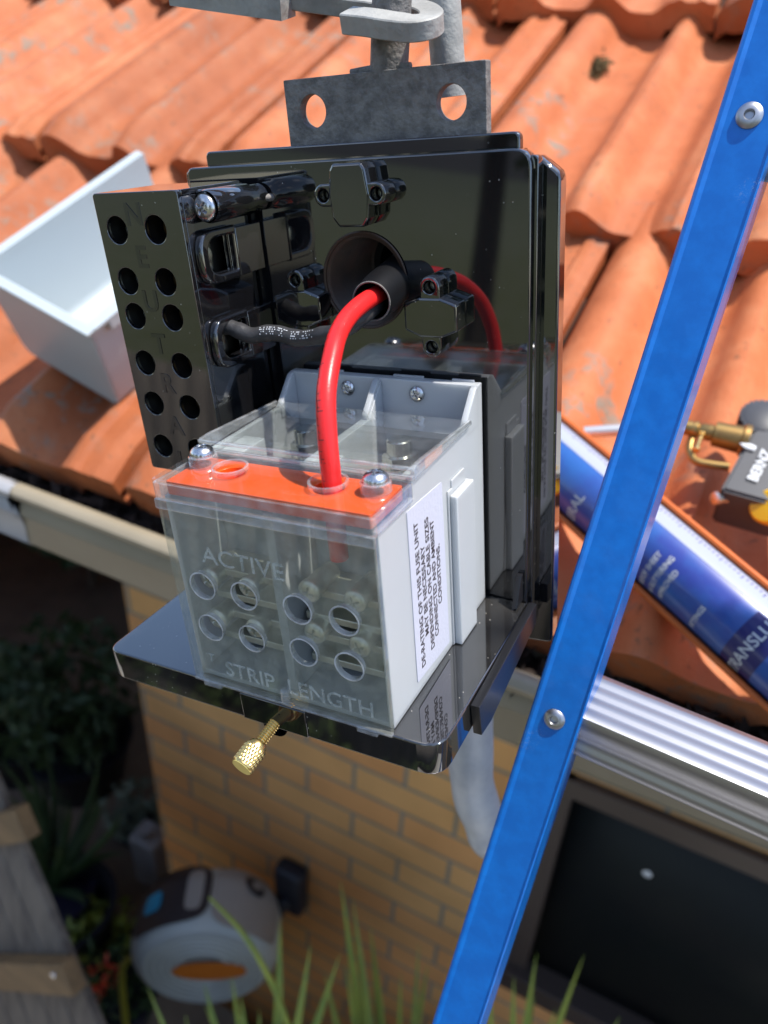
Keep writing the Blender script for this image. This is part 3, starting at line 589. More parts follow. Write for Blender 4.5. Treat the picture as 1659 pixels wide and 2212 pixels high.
# clear front cover
ho = [(60.4, 44.1, 5.2), (78.5, 44, 5.2), (60.4, 26.3, 5.2), (78.6, 26.2, 5.2), (100.3, 43.6, 5.3), (118.2, 43.6, 5.3), (100.3, 26.2, 5.3), (118.2, 25.3, 5.3)]
g = nb(); plate(g, P_([(47.6, .2), (132.2, .2), (132.2, 76.4), (47.6, 76.4)], .5), [circ((a, b), r_, 40)[::-1] for a, b, r_ in ho], -94.4, -92.2, 'xz', .2)
cc_ = link('clear_front_cover', g, M['clearf'], fu)
g = nb()
for a, b, r_ in ho: lathe(g, [(0, r_ + .02), (2.1, r_ + .02)], (a, -94.3, b), (0, 1, 0), 40); lathe(g, [(-.05, r_ - .1), (-.12, r_ + .15), (-.02, r_ + .45)], (a, -94.4, b), (0, 1, 0), 40)
link('hole_edges', g, M['rim'], cc_)
g = nb(); text(g, 'ACTIVE', 9.2, axes((80.2, -94.5, 57.2), (1, 0, -.02), (0, 0, 1)), .12, extent=34); link('embossed_lettering', g, M['emboss'], cc_); g = nb(); text(g, 'STRIP  LENGTH', 9.2, axes((95, -94.5, 8.8), (1, 0, 0), (0, 0, 1)), .12, extent=62); text(g, 'T', 5, axes((57.6, -94.5, 12), (1, 0, 0), (0, 0, 1)), .1)
link('embossed_lettering', g, M['emboss'], cc_)
g = nb(); box(g, 47.4, 132.5, -95, -93, -.2, .6, .2); box(g, 52, 60, -95.3, -94, -1.6, .4, .2); box(g, 119, 127, -95.3, -94, -1.6, .4, .2); lathe(g, [(0, 1.6), (5, 1.5), (5.4, 0)], (90, -95, 2.2), (0, 0, 1), 20); link('cover_lip', g, M['clearedge'], cc_)
# clear lid
g = nb(); SL = [circ((68.7, -78.6), 5.4, 36)[::-1], circ((107.6, -78.2), 5.8, 36)[::-1]]
plate(g, P_([(47.4, -95.0), (132.7, -95.0), (132.7, -67.4), (47.4, -67.4)], 1.5), SL, 83, 84.4, 'xy', .3)
lid = link('clear_lid', g, M['clear'], fu)
g = nb(); plate(g, P_([(47.4, -95.0), (132.7, -95.0), (132.7, -67.4), (47.4, -67.4)], 1.5), [P_([(48.8, -93.6), (131.3, -93.6), (131.3, -68.4), (48.8, -68.4)], 1.2)[::-1]], 76.6, 83, 'xy', .25)
for c_, r_ in (((68.7, -78.6), 5.4), ((107.6, -78.2), 5.8)): lathe(g, [(0, r_), (1.3, r_), (1.5, r_ + .5), (1.3, r_ + 1), (0, r_ + 1)], (c_[0], c_[1], 83.6), (0, 0, 1), 40)
for c_ in ((54.5, -75.4), (124, -76.3)): lathe(g, [(-1.4, 5.2), (1.6, 5.1), (2, 4.7), (2, 2.2)], (c_[0], c_[1], 84.4), (0, 0, 1), 36)
link('lid_rim', g, M['clearedge'], lid)
g = nb(); box(g, 47.2, 132.8, -95.5, -94.2, 73.2, 77.2, .6); link('lid_skirt', g, M['clearedge'], lid)
for c_ in ((54.5, -75.4), (124, -76.3)):
    g = nb(); screw(g, (c_[0], c_[1], 86.9), (0, 0, 1), 4.3, 2.7, .3 + c_[0]); link('lid_screw', g, M['steel'], lid)
# clear raised cover behind
g = nb(); plate(g, [(-67.6, 84.5), (-66.4, 84.5), (-66.4, 86.4), (-65.6, 87.1), (-62, 87.2), (-19, 85.3), (-17.5, 84.8), (-17.2, 85.8), (-18.5, 86.5), (-62, 88.4), (-66.8, 88.1), (-67.6, 87.2)], [], 46.8, 133, 'yz', .15)
cv2 = link('clear_top_cover', g, M['cleartop'], fu, smooth=False)
g = nb()
for x0 in (46.4, 131.9): plate(g, [(-67.8, 83.9), (-67.8, 87.4), (-66.8, 88.4), (-62, 88.7), (-18.5, 86.8), (-18, 84.9), (-20, 84.9)], [], x0, x0 + 1.5, 'yz', .25)
box(g, 46.6, 133.2, -68.3, -66.9, 87.0, 88.3, .4); box(g, 46.6, 133.2, -68.9, -67.3, 84.2, 85.6, .3); link('cover_edge', g, M['clearedge'], cv2)
# ribs and back screws
g = nb()
for x0 in (FL, 88.2, FR - 2.4):
    g = nb(); plate(g, [(-7.2, 96), (-9.5, 95.4), (-20, 84.8), (-20, 80), (-7.2, 80)], [], x0, x0 + 2.4, 'yz', .15); link('back_rib', g, M['grey'], fu)
for x0 in (75.6, 106.5):
    g = nb(); screw(g, (x0, -7.4, 91), (0, -1, 0), 3.2, 1.7, .5); link('back_screw', g, M['steel'], fu)
# contacts under the raised cover
for x0, mt in ((64, M['chromin']), (106, M['chromin'])):
    g = nb(); box(g, x0 - 8, x0 + 8, -33, -15, 58.1, 68, 1); lathe(g, [(0, 5.8), (4, 5.8), (4.4, 5), (9.5, 4.9), (10, 4.2), (10, 0)], (x0, -24, 68.5), (0, 0, 1), 32); lathe(g, [(0, 7.6), (1.2, 7.6), (1.2, 0)], (x0, -24, 67.9), (0, 0, 1), 32); lathe(g, [(0, 7.0), (3.4, 7.0), (3.8, 6.2), (3.8, 0)], (x0, -24, 69), (0, 0, 1), 6)
    link('contact', g, mt, fu)
for b_ in ((50.5, 60, -64, -46, 58, 82), (91.3, 97, -63, -50, 58, 81), (124, 129.4, -63, -50, 58, 81)):
    g = nb(); box(g, *b_, .4); link('inner_guide', g, M['grey'], fu)
# front compartments: terminals, vents, screws
g = nb()
for xa, xb in ((52, 86), (93, 128)):
    for i in range(8): box(g, xa + 8, xb - .5, -66.9, -66, 57 + i * 2.1, 58.1 + i * 2.1)
link('vent_ribs', g, M['greyin'], fu)
g = nb()
for xa, xb in ((53, 86.5), (93, 127.5)):
    for z0 in (11, 29.5):
        box(g, xa, xb, -80, -66.2, z0, z0 + 3, .4); box(g, xa, xb, -80, -66.2, z0 + 10.5, z0 + 13.5, .4); box(g, xa, xb, -70, -66.2, z0 + 3, z0 + 10.5)
link('terminal_bar', g, M['steelin'], fu)
for a, b, r_ in ho:
    g = nb(); x0 = max(a - 5.5, 55.5) if a < 90 else a - 1.0; z0 = b - 3.2 if a < 90 else b + 1.5; lathe(g, [(0, 3.8), (14, 3.8)], (x0, -84.5, z0), (0, 1, 0), 24); screw(g, (x0, -84.6, z0), (0, -1, 0), 4.3, 1.9, a); link('clamp_screw', g, M['steelin'], fu)

# ================================================================== CABLES
RC = [(108.2, -77.6, 56), (108.4, -77.8, 70), (108.6, -77.6, 82), (107.1, -75, 97.5), (104.3, -68.5, 110.5), (101, -57, 120), (98.2, -47, 124.6), (97, -37, 127.8), (96.8, -26, 129.8), (95.5, -12, 130), (92, 8, 129)]
g = nb(); fr = tube(g, RC, 3.25, 32, 14); rc = link('red_cable', g, M['red'], None)
rc.matrix_world = BR.to_4x4(); tag(rc, 'thick red insulated cable arching from the conduit hole into the orange cap', 'cable')
g = nb(); random.seed(3)   # faint worn print along the cable
for lane in (2.62,):
    s_ = 26
    while s_ < len(fr) - 30:
        p, u, v, t = fr[s_]; dl = Vector((-.45, -.83, 0)); a0 = math.atan2(dl.dot(v), dl.dot(u)) + .12 * math.sin(s_ * .9)
        for q in range(random.choice((1, 1, 2))):
            L_ = random.uniform(.9, 2.0); da = random.uniform(.12, .5)
            for k in range(5):
                aa, ab = a0 + q * .35 + da * k / 5, a0 + q * .35 + da * (k + 1) / 5
                ps = [p + (u * math.cos(z) + v * math.sin(z)) * 3.28 + t * w_ for z, w_ in ((aa, 0), (ab, 0), (ab, .26), (aa, .26))]; g.faces.new([g.verts.new(x) for x in ps])
            ps = [p + (u * math.cos(z) + v * math.sin(z)) * 3.28 + t * w_ for z, w_ in ((a0, 0), (a0 + .075, 0), (a0 + .075, L_), (a0, L_))]; g.faces.new([g.verts.new(x) for x in ps])
        s_ += random.choice((1, 2, 2, 3))
link('worn_print', g, M['ink'], rc, smooth=False)
BC = [(20, -27, 117), (35, -28.5, 119.3), (41, -28, 117.8), (46.5, -27.5, 116), (53, -26.3, 116.8), (59, -26, 116.9), (66, -26, 115.6), (73, -26.5, 116.2), (80, -28, 117.9), (87, -29, 119.8), (93, -27, 123), (95, -18, 125.5), (93, 0, 127)]
g = nb(); fr2 = tube(g, BC, 3.2, 24, 12, rf=lambda t: 3.15 + .13 * math.sin(t * 41) + .07 * math.sin(t * 77 + 1)); bc = link('black_cable', g, M['rubber'], None); bc.matrix_world = BR.to_4x4()
tag(bc, 'thin wrinkled black cable running from the conduit hole to the black terminal block', 'cable')
g = nb()
for s_ in range(46, 92):
    p, u, v, t = fr2[s_]; dl = Vector((0, -.75, .66)); al = math.atan2(dl.dot(v), dl.dot(u))
    for k in range(random.choice((0, 1, 2, 2, 3))):
        a0 = al + .26 * random.randint(-1, 2); c_ = p + (u * math.cos(a0) + v * math.sin(a0)) * 3.38; q = t * .22; w_ = (v * math.cos(a0) - u * math.sin(a0)) * .22
        g.faces.new([g.verts.new(c_ + q + w_), g.verts.new(c_ - q + w_), g.verts.new(c_ - q - w_), g.verts.new(c_ + q - w_)])
link('dotted_print', g, M['whiteink'], bc, smooth=False)

# ================================================================== STEELWORK ABOVE AND BELOW
br = thing('steel_bracket', 'flat grey steel bracket with two round holes above the black box', 'bracket', (88, 14, 180), 'box')
g = nb(); plate(g, P_([(48.2, 153), (129.2, 153), (129.2, 202.3), (48.2, 202.9)], [1, 1, .6, .6]), [circ((59.9, 191.7), 5.7, 36)[::-1], circ((116.2, 190.6), 5.7, 36)[::-1]], 12.3, 17, 'xz', .3); link('bracket_plate', g, M['galv'], br, angle=.9)
g = nb(); tube(g, [(76, 15.5, 203), (88, 16, 203.6), (100, 15.5, 203)], 1.3, 10, 6); link('weld_bead', g, M['galv'], br)
g = nb(); p0 = onY(840, 175, 26); p1 = onY(836, -120, 26); p1.x = p0.x - 1; p1.z = 330; tube(g, [p0 + Vector((0, 0, -14)), p1], 6.9, 40, 0)
o = link('steel_rod', g, M['galv'], None, org=p0); tag(o, 'upright round steel rod standing on the steel bracket', 'rod')
# hook around the rod
pts = [onY(752, 44, 15), onY(800, 49, 13.5), onY(850, 57, 13), onY(893, 61, 15), onY(925, 55, 21), onY(932, 44, 29), onY(915, 32, 37), onY(880, 24, 41), onY(830, 20, 42), onY(760, 11, 42), onY(690, 2, 42), onY(620, -8, 42)]
g = nb(); pp = catmull(pts, 6); sweep(g, pp, [(-4.2, -2.8), (-3.8, -3.2), (3.8, -3.2), (4.2, -2.8), (4.2, 2.8), (3.8, 3.2), (-3.8, 3.2), (-4.2, 2.8)], (0, -.35, 1))
hk = link('steel_hook', g, M['galvl'], None, org=pts[3]); tag(hk, 'flat grey steel hook curled around the upright rod', 'hook')
g = nb(); a_, b_ = onY(622, 14, 36), onY(380, -18, 36); sweep(g, [a_, b_], [(-5, -4), (5, -4), (5, 4), (-5, 4)], (0, -.2, 1)); o = link('steel_bar', g, M['galvl'], None, org=a_); tag(o, 'flat grey steel bar crossing the top of the picture, left of the rod', 'bar')
g = nb(); a_, b_ = onY(968, 150, 52), onY(953, -60, 52); tube(g, [a_ + (a_ - b_) * .3, b_, b_ + (b_ - a_) * 2], 6.4, 36, 0, rf=lambda t: 6.6 - .5 * t); o = link('steel_pole', g, M['galvl'], None, org=a_); tag(o, 'pale galvanised pole leaning behind the bracket, right of the rod', 'pole')
# conduit pipe under the shelf
g = nb(); q = [onY(1016, 1440, 46), onY(1016, 1540, 46), onY(1016, 1640, 46), onY(1024, 1710, 48), onY(1044, 1770, 53), onY(1060, 1810, 58), onY(1075, 1820, 72), onY(1090, 1825, 90)]
tube(g, q, 11, 48, 8, rf=lambda t: 13.2 + .4 * math.sin(t * 30)); o = link('conduit_pipe', g, M['galvp'], None, org=q[2]); tag(o, 'fat galvanised pipe bending away below the black shelf', 'pipe')

# ================================================================== LADDER
LA, LB = Vector((178.41, 69.81, 206.35)), Vector((172.06, -16.69, -17.43)); LD = (LA - LB).normalized()
LX = Vector((1, -.04, 0)); LX = (LX - LD * LX.dot(LD)).normalized(); LNm = LX.cross(LD).normalized()
if LNm.y > 0: LNm = -LNm
lad = thing('ladder', 'blue ladder with silver rungs leaning on the roof, right of the box', 'ladder', LB)
def rail(off, sgn, name='rail'):
    hw = 10.6
    prof = [(-hw * sgn, 0), (-hw * sgn, -9), (-(hw - 1.6) * sgn, -9), (-(hw - 1.6) * sgn, -1.6), ((hw - 1.6) * sgn, -1.6), ((hw - 1.6) * sgn, -26), (hw * sgn, -26), (hw * sgn, 0), ((hw - .6) * sgn, .7), ((hw - 1.8) * sgn, .1), (-(hw - 3.2) * sgn, .1), (-(hw - 1.6) * sgn, .9), (-(hw - .6) * sgn, .7)]
    g = nb(); rings = []
    for t in (-2600, 800): rings.append([g.verts.new(LB + LX * (a + off) + LNm * b + LD * t) for a, b in prof])
    n = len(prof)
    for i in range(n): g.faces.new((rings[0][i], rings[0][(i + 1) % n], rings[1][(i + 1) % n], rings[1][i]))
    g.faces.new(rings[0]); g.faces.new(rings[1]); return link(name, g, M['blue'], lad, angle=.3)
rails = [rail(0, 1), rail(330, -1)]
for k in range(-10, 4):
    c_ = LB + LD * (240 * k)
    g = nb(); pr = []
    for i in range(4): pr += [(-2.5 - 30 * i / 4, 10.8), (-4.2 - 30 * i / 4, 11.2), (-7.0 - 30 * i / 4, 11.2), (-8.6 - 30 * i / 4, 10.8)]
    prof = [(-2, 9)] + pr + [(-34.5, 9), (-34.5, -12), (-3, -12), (-2, -10), (-2.0, -6), (-2.8, -5), (-2.8, 0), (-2, 1)]
    up_ = Vector((0, 0, 1)); bk = Vector((0, -1, 0)); rings = []
    for x in (8.5, 321.5): rings.append([g.verts.new(c_ + LX * x + bk * (a + 1) + up_ * (b - 9) + Vector((0, 1, 0)) * 4) for a, b in prof])
    n = len(prof)
    for i in range(n): g.faces.new((rings[0][i], rings[0][(i + 1) % n], rings[1][(i + 1) % n], rings[1][i]))
    g.faces.new(rings[0]); g.faces.new(rings[1]); link('rung', g, M['alu'], lad, angle=1.0)
    if k > -3 and k < 3:
        for off, rl in ((0, rails[0]), (330, rails[1])):
            g = nb(); lathe(g, [(0, 4.5), (.5, 4.5), (1.3, 3.7), (1.7, 2.6), (1.75, 1.9), (1.2, 1.5), (.2, 1.4), (.2, 0)], c_ + LX * off + LNm * .1, LNm, 36); link('rivet', g, M['alu'], rl)

# ================================================================== THINGS ON THE ROOF
TR = Matrix(((0.97942, 0.14472, 0.14067), (-0.07721, 0.91267, -0.40134), (-0.18647, 0.38222, 0.90506))); TO = Vector((-452.24, 213.97, 20.78)); TM = Matrix.Translation(TO) @ TR.to_4x4()
tr = thing('plastic_cover', 'open white plastic box cover lying on the orange roof tiles at the left', 'cover', TO)
TW, TL, TDp = 143.3, 213.6, 105.6
g = nb(); t_ = 3.2
prof = [(-7, 0), (-7, -3), (-.5, -4.5), (3, -TDp + 10), (7, -TDp + 2), (13, -TDp), (TW - 13, -TDp), (TW - 7, -TDp + 2), (TW - 3, -TDp + 10), (TW + .5, -4.5), (TW + 7, -3), (TW + 7, 0),
        (TW - 2.6, -.2), (TW - 3.2, -6), (TW - 6, -TDp + 12), (TW - 9, -TDp + 6), (TW - 14, -TDp + 3.4), (14, -TDp + 3.4), (9, -TDp + 6), (6, -TDp + 12), (3.2, -6), (2.6, -.2)]
b = nb(); A_ = [b.verts.new((x, 1, z)) for x, z in prof]; B_ = [b.verts.new((x, TL, z)) for x, z in prof]; n = len(prof)
for i in range(n): b.faces.new((A_[i], A_[(i + 1) % n], B_[(i + 1) % n], B_[i]))
b.faces.new(A_[::-1]); b.faces.new(B_)
bmesh.ops.transform(b, matrix=TM, verts=b.verts[:]); join(g, b)
b = nb(); ow = [(-7, 0), (-7, -3), (-.5, -4.5), (3, -TDp + 10), (7, -TDp + 2), (13, -TDp), (TW - 13, -TDp), (TW - 7, -TDp + 2), (TW - 3, -TDp + 10), (TW + .5, -4.5), (TW + 7, -3), (TW + 7, 0)]
A_ = [b.verts.new((x, .6 - (3.5 if z > -4 else 0), z + .02)) for x, z in ow]; B_ = [b.verts.new((x, 3.8, z + .02)) for x, z in ow]; n = len(ow)
for i in range(n): b.faces.new((A_[i], A_[(i + 1) % n], B_[(i + 1) % n], B_[i]))
b.faces.new(A_[::-1]); b.faces.new(B_); bmesh.ops.transform(b, matrix=TM, verts=b.verts[:]); join(g, b); box(g, -7, TW + 7, -6.5, 1, -3, .1, 1.2, mtx=TM)
link('cover_shell', g, M['tray'], tr, angle=.8)
g = nb(); box(g, TW - 5, TW + 7, 18, 40, -14, -1, 1.5, mtx=TM); box(g, 50, 58, 8, TL - 8, -TDp + 3, -TDp + 5, .5, mtx=TM); link('catch', g, M['tray'], tr)

# sealant cartridge in an orange gun
T0, T1 = onR(1205, 1000, 90), onR(1659, 1395, 90); TX = (T1 - T0).normalized(); T1 = T1 + TX * 60; T0 = T0 - TX * 40; TL_ = (T1 - T0).length
tn = RN; tn = (tn - TX * tn.dot(TX)).normalized(); ty = tn.cross(TX)
def tubept(a, s, r): return T0 + TX * s + (ty * math.cos(a) + tn * math.sin(a)) * r
ct = thing('sealant_cartridge', 'blue and white sealant cartridge lying in the orange gun on the tiles', 'cartridge', T0)
g = nb(); lathe(g, [(0, 0), (0, 24), (2, 25), (TL_ - 2, 25), (TL_, 24), (TL_, 0)], T0, TX, 64); link('cartridge_body', g, M['tubeblue'], ct)
def band(a0, a1, s0, s1, r, m, name, par, n=14):
    g = nb(); v0 = [g.verts.new(tubept(a0 + (a1 - a0) * i / n, s0, r)) for i in range(n + 1)]; v1 = [g.verts.new(tubept(a0 + (a1 - a0) * i / n, s1, r)) for i in range(n + 1)]
    for i in range(n): g.faces.new((v0[i], v0[i + 1], v1[i + 1], v1[i]))
    return link(name, g, m, par)
up_a = math.atan2((CH - T0).dot(tn), (CH - T0).dot(ty))   # the side of the cartridge that faces out and down the roof
sgn = -1 if math.cos(up_a) < 0 else 1
def wrap(s_, size, s0, a0, m, name, ext=.02, rot90=True, sp=None):
    cu_ = bpy.data.curves.new('tmp', 'FONT'); cu_.body = s_; cu_.size = size; cu_.align_x = 'LEFT'; cu_.resolution_u = 3; cu_.offset = .12
    o = bpy.data.objects.new('tmp', cu_); C.objects.link(o); dg = bpy.context.evaluated_depsgraph_get(); me = bpy.data.meshes.new_from_object(o.evaluated_get(dg)); b = bmesh.new(); b.from_mesh(me); bpy.data.objects.remove(o); bpy.data.curves.remove(cu_); bpy.data.meshes.remove(me)
    bmesh.ops.subdivide_edges(b, edges=[e for e in b.edges if e.calc_length() > 2], cuts=2)
    for v in b.verts:
        x, y = v.co.x, v.co.y   # text runs round the tube
        v.co = tubept(a0 - x / 25.3 * sgn_t, s0 - y * 1.0 if False else s0 - y, 25.35)
    return b
sgn_t = -1
white_c = up_a + (-1) * sgn * 0   # filled below
# angles: seen from the ladder the top edge of the cartridge is the up-roof side
cdir = CH - (T0 + T1) / 2; up_a = math.atan2(cdir.dot(tn), cdir.dot(ty)); d_ = 1 if (ty * math.cos(up_a + 1) + tn * math.sin(up_a + 1)).dot(RS) < (ty * math.cos(up_a - 1) + tn * math.sin(up_a - 1)).dot(RS) else -1
A_top = up_a - d_ * 1.0
band(A_top - d_ * .5, A_top + d_ * .42, 3, TL_ - 3, 25.25, M['tubewhite'], 'white_band', ct); 
g = nb()
for i in range(66):
    s_ = 8 + i * 3.4; L_ = .10 if i % 5 else .17
    vs = [g.verts.new(tubept(A_top + a * d_, s_ + b_, 25.36)) for a, b_ in ((-.12, 0), (-.12 + L_, 0), (-.12 + L_, .8), (-.12, .8))]; g.faces.new(vs)
link('scale_marks', g, M['tubedark'], ct, smooth=False)
band(A_top + d_ * .5, A_top + d_ * 2.9, 218, 240, 25.2, M['tubedark'], 'navy_patch', ct)
sgn_t = d_
for s_, size, s0, a0 in (('ERAL', 11, 86, 2.2), ('ROOF SHEET', 5.2, 153, 2.2), ('& GUTTERING', 5.2, 161, 2.2), ('APPROVED', 5.2, 169, 2.1), ('FITTINGS', 4.8, 196, 2.1), ('TRANSLUCENT', 10.5, 232, 2.35)):
    g = wrap(s_, size, s0, A_top + d_ * a0, None, ''); link('lettering', g, M['whiteink'], ct, smooth=False)
gn = thing('caulking_gun', 'orange metal caulking gun cradle holding the blue cartridge', 'caulking gun', T0)
g = nb(); n = 24; rr = []
for s_ in (-30, TL_ + 30):
    for r_ in (27.0, 29.2): rr.append([g.verts.new(tubept(up_a + 1.38 + (2 * math.pi - 2.76) * i / n, s_, r_)) for i in range(n + 1)])
for i in range(n):
    g.faces.new((rr[0][i], rr[0][i + 1], rr[2][i + 1], rr[2][i])); g.faces.new((rr[1][i], rr[3][i], rr[3][i + 1], rr[1][i + 1])); g.faces.new((rr[0][i], rr[1][i], rr[1][i + 1], rr[0][i + 1])); g.faces.new((rr[2][i], rr[2][i + 1], rr[3][i + 1], rr[3][i]))
for e in (0, n): g.faces.new((rr[0][e], rr[2][e], rr[3][e], rr[1][e]))
link('cradle', g, M['gun'], gn)
g = nb()
for a_ in (up_a + 1.38, up_a - 1.38): tube(g, [tubept(a_, -30, 28.4), tubept(a_, TL_ + 30, 28.4)], 2.3, 12, 0)
link('rolled_edge', g, M['gun'], gn)

# gas torch
def onT(x, y, h=62): return onR(x, y, h + 34)
t0, t1, t2, t3, t4 = onT(1262, 934, 58), onT(1468, 920, 62), onT(1500, 929, 62), onT(1548, 938, 62), onT(1600, 950, 62)
to = thing('gas_torch', 'brass gas torch with charcoal body and yellow knob lying on the tiles at the right', 'gas torch', t3)
g = nb(); tube(g, [t0, t1 + (t1 - t0) * .05], 4.6, 28, 0); link('flame_tube', g, M['chrome'], to)
g = nb(); dx = (t4 - t1).normalized(); L1 = (t4 - t1).length; lathe(g, [(0, 0), (0, 5.4), (L1 * .22, 5.6), (L1 * .24, 6.3), (L1 * .3, 6.3), (L1 * .32, 5), (L1 * .38, 6), (L1 * .55, 6.4), (L1 * .57, 9.2), (L1 * 1.0, 10.2), (L1 * 1.03, 12), (L1 * 1.12, 12), (L1 * 1.13, 0)], t1, dx, 36); nz_ = link('brass_nozzle', g, M['brassold'], to)
g = nb(); tube(g, [onT(1495, 945, 58), onT(1490, 972, 58), onT(1502, 995, 58), onT(1535, 1003, 58), onT(1575, 1008, 58)], 3.1, 20, 8); link('bent_tube', g, M['brassold'], to)
g = nb(); p_ = onT(1510, 955, 66); lathe(g, [(-11, 1.6), (-10, 2.6), (-8, 2.6), (-8, 1.4), (8, 1.4), (8, 2.6), (10, 2.6), (11, 0)], p_, RS * -1 + RN * .2, 14); link('fixing_screw', g, M['brass'], nz_)
g = nb(); q4 = [onT(1556, 1062, 66), onT(1625, 934, 66), onT(1800, 934, 66), onT(1800, 1110, 66), onT(1685, 1098, 66)]
top = [g.verts.new(v + RN * 3) for v in q4]; bot = [g.verts.new(v - RN * 38) for v in q4]; g.faces.new(top); g.faces.new(bot[::-1])
for i in range(5): g.faces.new((top[i], bot[i], bot[(i + 1) % 5], top[(i + 1) % 5]))
bmesh.ops.bevel(g, geom=g.edges[:], offset=2, segments=3, affect='EDGES'); tb = link('torch_body', g, M['torchb'], to)
e1 = (q4[1] - q4[0]).normalized(); e2 = -(q4[2] - q4[1]).normalized(); cpt = onT(1642, 1006, 70.5) + RN * .2
g = nb(); text(g, 'BERNZ', 9.5, axes(cpt + e1 * -0, e1, e2), .1, bold=.25); p_ = onT(1632, 960, 70.5)
plate(g, rounded([(-2.2, -5), (2.2, -5), (2.8, 0), (0, 7), (-2.8, 0)], .8, 3), [], -.1, .1, 'xy', mtx=axes(p_ - e1 * 2 + e2 * 4, e1, e2)); link('white_print', g, M['white'], tb, smooth=False)
g = nb(); c_ = onT(1663, 1097, 60); lathe(g, [(-12, 0), (-12, 5), (-6, 5), (-6, 10.5), (-5, 12), (5, 12), (7.5, 10.5), (8, 0)], c_, Vector((-.4, -.75, .45)), 32); link('yellow_knob', g, M['yel'], to)
g = nb(); c_ = onT(1645, 912, 55)
for i in range(24):
    th = 2 * math.pi * i / 24; x_, y_, a_ = basis(RN); box(g, -1.6, 1.6, -1.6, 1.6, -7, 7, .5, mtx=Matrix.Translation(c_ + (x_ * math.cos(th) + y_ * math.sin(th)) * 15) @ RN.to_track_quat('Z', 'Y').to_matrix().to_4x4())
lathe(g, [(-7, 0), (-7, 15), (7, 15), (8, 13), (8, 0)], c_, RN, 36); link('black_dial', g, M['torchb'], to)
g = nb(); c_ = onT(1562, 1078, 58); lathe(g, [(-7, 0), (-7, 3), (3, 3), (4, 4.6), (8, 4.6), (9, 0)], c_, Vector((-.6, -.6, .2)), 20); link('steel_nut', g, M['steel'], to)

# moss clump in the roof pan
g = nb(); c0 = onR(1283, 150, 14)
for i in range(900):
    c = c0 + Vector((random.gauss(0, 7), 0, 0)) + RS * random.gauss(0, 11) + RN * random.uniform(-6, 8); a = Vector([random.gauss(0, 1) for _ in range(3)]).normalized(); p_ = a.orthogonal().normalized(); l = random.uniform(2, 5.5)
    g.faces.new([g.verts.new(c + a * l), g.verts.new(c + p_ * l * .4), g.verts.new(c - a * l), g.verts.new(c - p_ * l * .4)])
o = link('moss_clump', g, M['debris'], None, smooth=False, org=c0); tag(o, 'small brown clump of dry moss in a roof tile channel', 'moss')

# ================================================================== HOSE REEL ON THE WALL
HC = Vector((-590, 530, -1700)); HR = 235; HK = .75
hr = thing('hose_reel', 'round pale grey hose reel with dark panel hanging on the brick wall', 'hose reel', HC)
HA = Vector((.50, -.86, .03)).normalized(); hx_, hy_, ha_ = basis(HA)   # drum axis
g = nb(); lathe(g, [(a * HK, b * HK) for a, b in [(-150, 0), (-150, 120), (-140, 180), (-110, 222), (-60, 238), (20, 240), (60, 232), (90, 212), (104, 190)]], HC, HA, 56)
for v in g.verts:
    d = v.co - HC; 
    if d.z > 0: v.co.z = HC.z + d.z * .92
rb = link('reel_casing', g, M['reelw'], hr)
g = nb(); pr = [(104, 190)]
for i in range(5): r_ = 188 - i * 24; pr += [(106, r_), (106, r_ - 9), (99, r_ - 12), (99, r_ - 20)]
pr += [(92, 60), (92, 0)]; lathe(g, [(a * HK, b * HK) for a, b in pr], HC, HA, 56); link('reel_disc', g, M['reelw'], rb)
def patch(pts, nrm, th, m, name, par, o0=None):
    g = nb(); c = sum(pts, Vector()) / len(pts); f = Vector(nrm).normalized() * th; t_ = [g.verts.new(p + f) for p in pts]; b_ = [g.verts.new(p - f) for p in pts]; g.faces.new(t_); g.faces.new(b_[::-1]); n = len(pts)
    for i in range(n): g.faces.new((t_[i], b_[i], b_[(i + 1) % n], t_[(i + 1) % n]))
    return link(name, g, m, par)
# saddle shaped panels that follow the top of the drum: angle round the axis and position along it
zt = math.atan2(Vector((0, 0, 1)).dot(hy_), Vector((0, 0, 1)).dot(hx_))
def drum(a, s, r): 
    s *= HK; r *= HK
    p = HC + ha_ * s + (hx_ * math.cos(zt + a) + hy_ * math.sin(zt + a)) * r; d = p - HC
    if d.z > 0: p.z = HC.z + d.z * .92
    return p
sg = 1 if (hx_ * math.cos(zt + .5) + hy_ * math.sin(zt + .5)).x > 0 else -1
def dpatch(a0, a1, s0, s1, r, m, name, par, rc_=.35, na=20, ns=14):
    g = nb(); V_ = {}
    for i in range(na + 1):
        for j in range(ns + 1):
            u_, v_ = 2 * i / na - 1, 2 * j / ns - 1
            k_ = max(abs(u_), abs(v_)); q_ = (abs(u_) ** 4 + abs(v_) ** 4) ** .25 if k_ else 1; f_ = k_ / q_ if q_ else 1
            uu, vv = u_ * f_, v_ * f_
            s_ = (s0 + s1) / 2 + vv * (s1 - s0) / 2
            rb_ = 238 if s_ > -60 else 238 - ((-60 - s_) / 50) ** 1.6 * 16
            V_[i, j] = g.verts.new(drum(sg * ((a0 + a1) / 2 + uu * (a1 - a0) / 2), s_, max(rb_, 150) + r))
    for i in range(na):
        for j in range(ns): g.faces.new((V_[i, j], V_[i + 1, j], V_[i + 1, j + 1], V_[i, j + 1]))
    return link(name, g, m, par)
dpatch(.12, 1.25, -125, 92, 2, M['reelt'], 'upper_shell', rb)
pn = dpatch(-1.15, .10, -128, 80, 6, M['reeld'], 'dark_panel', rb)
dpatch(-.22, .0, -95, 45, 12, M['reelt'], 'handle', pn)
dpatch(-.85, -.56, -45, 22, 12, M['cyan'], 'cyan_badge', pn)
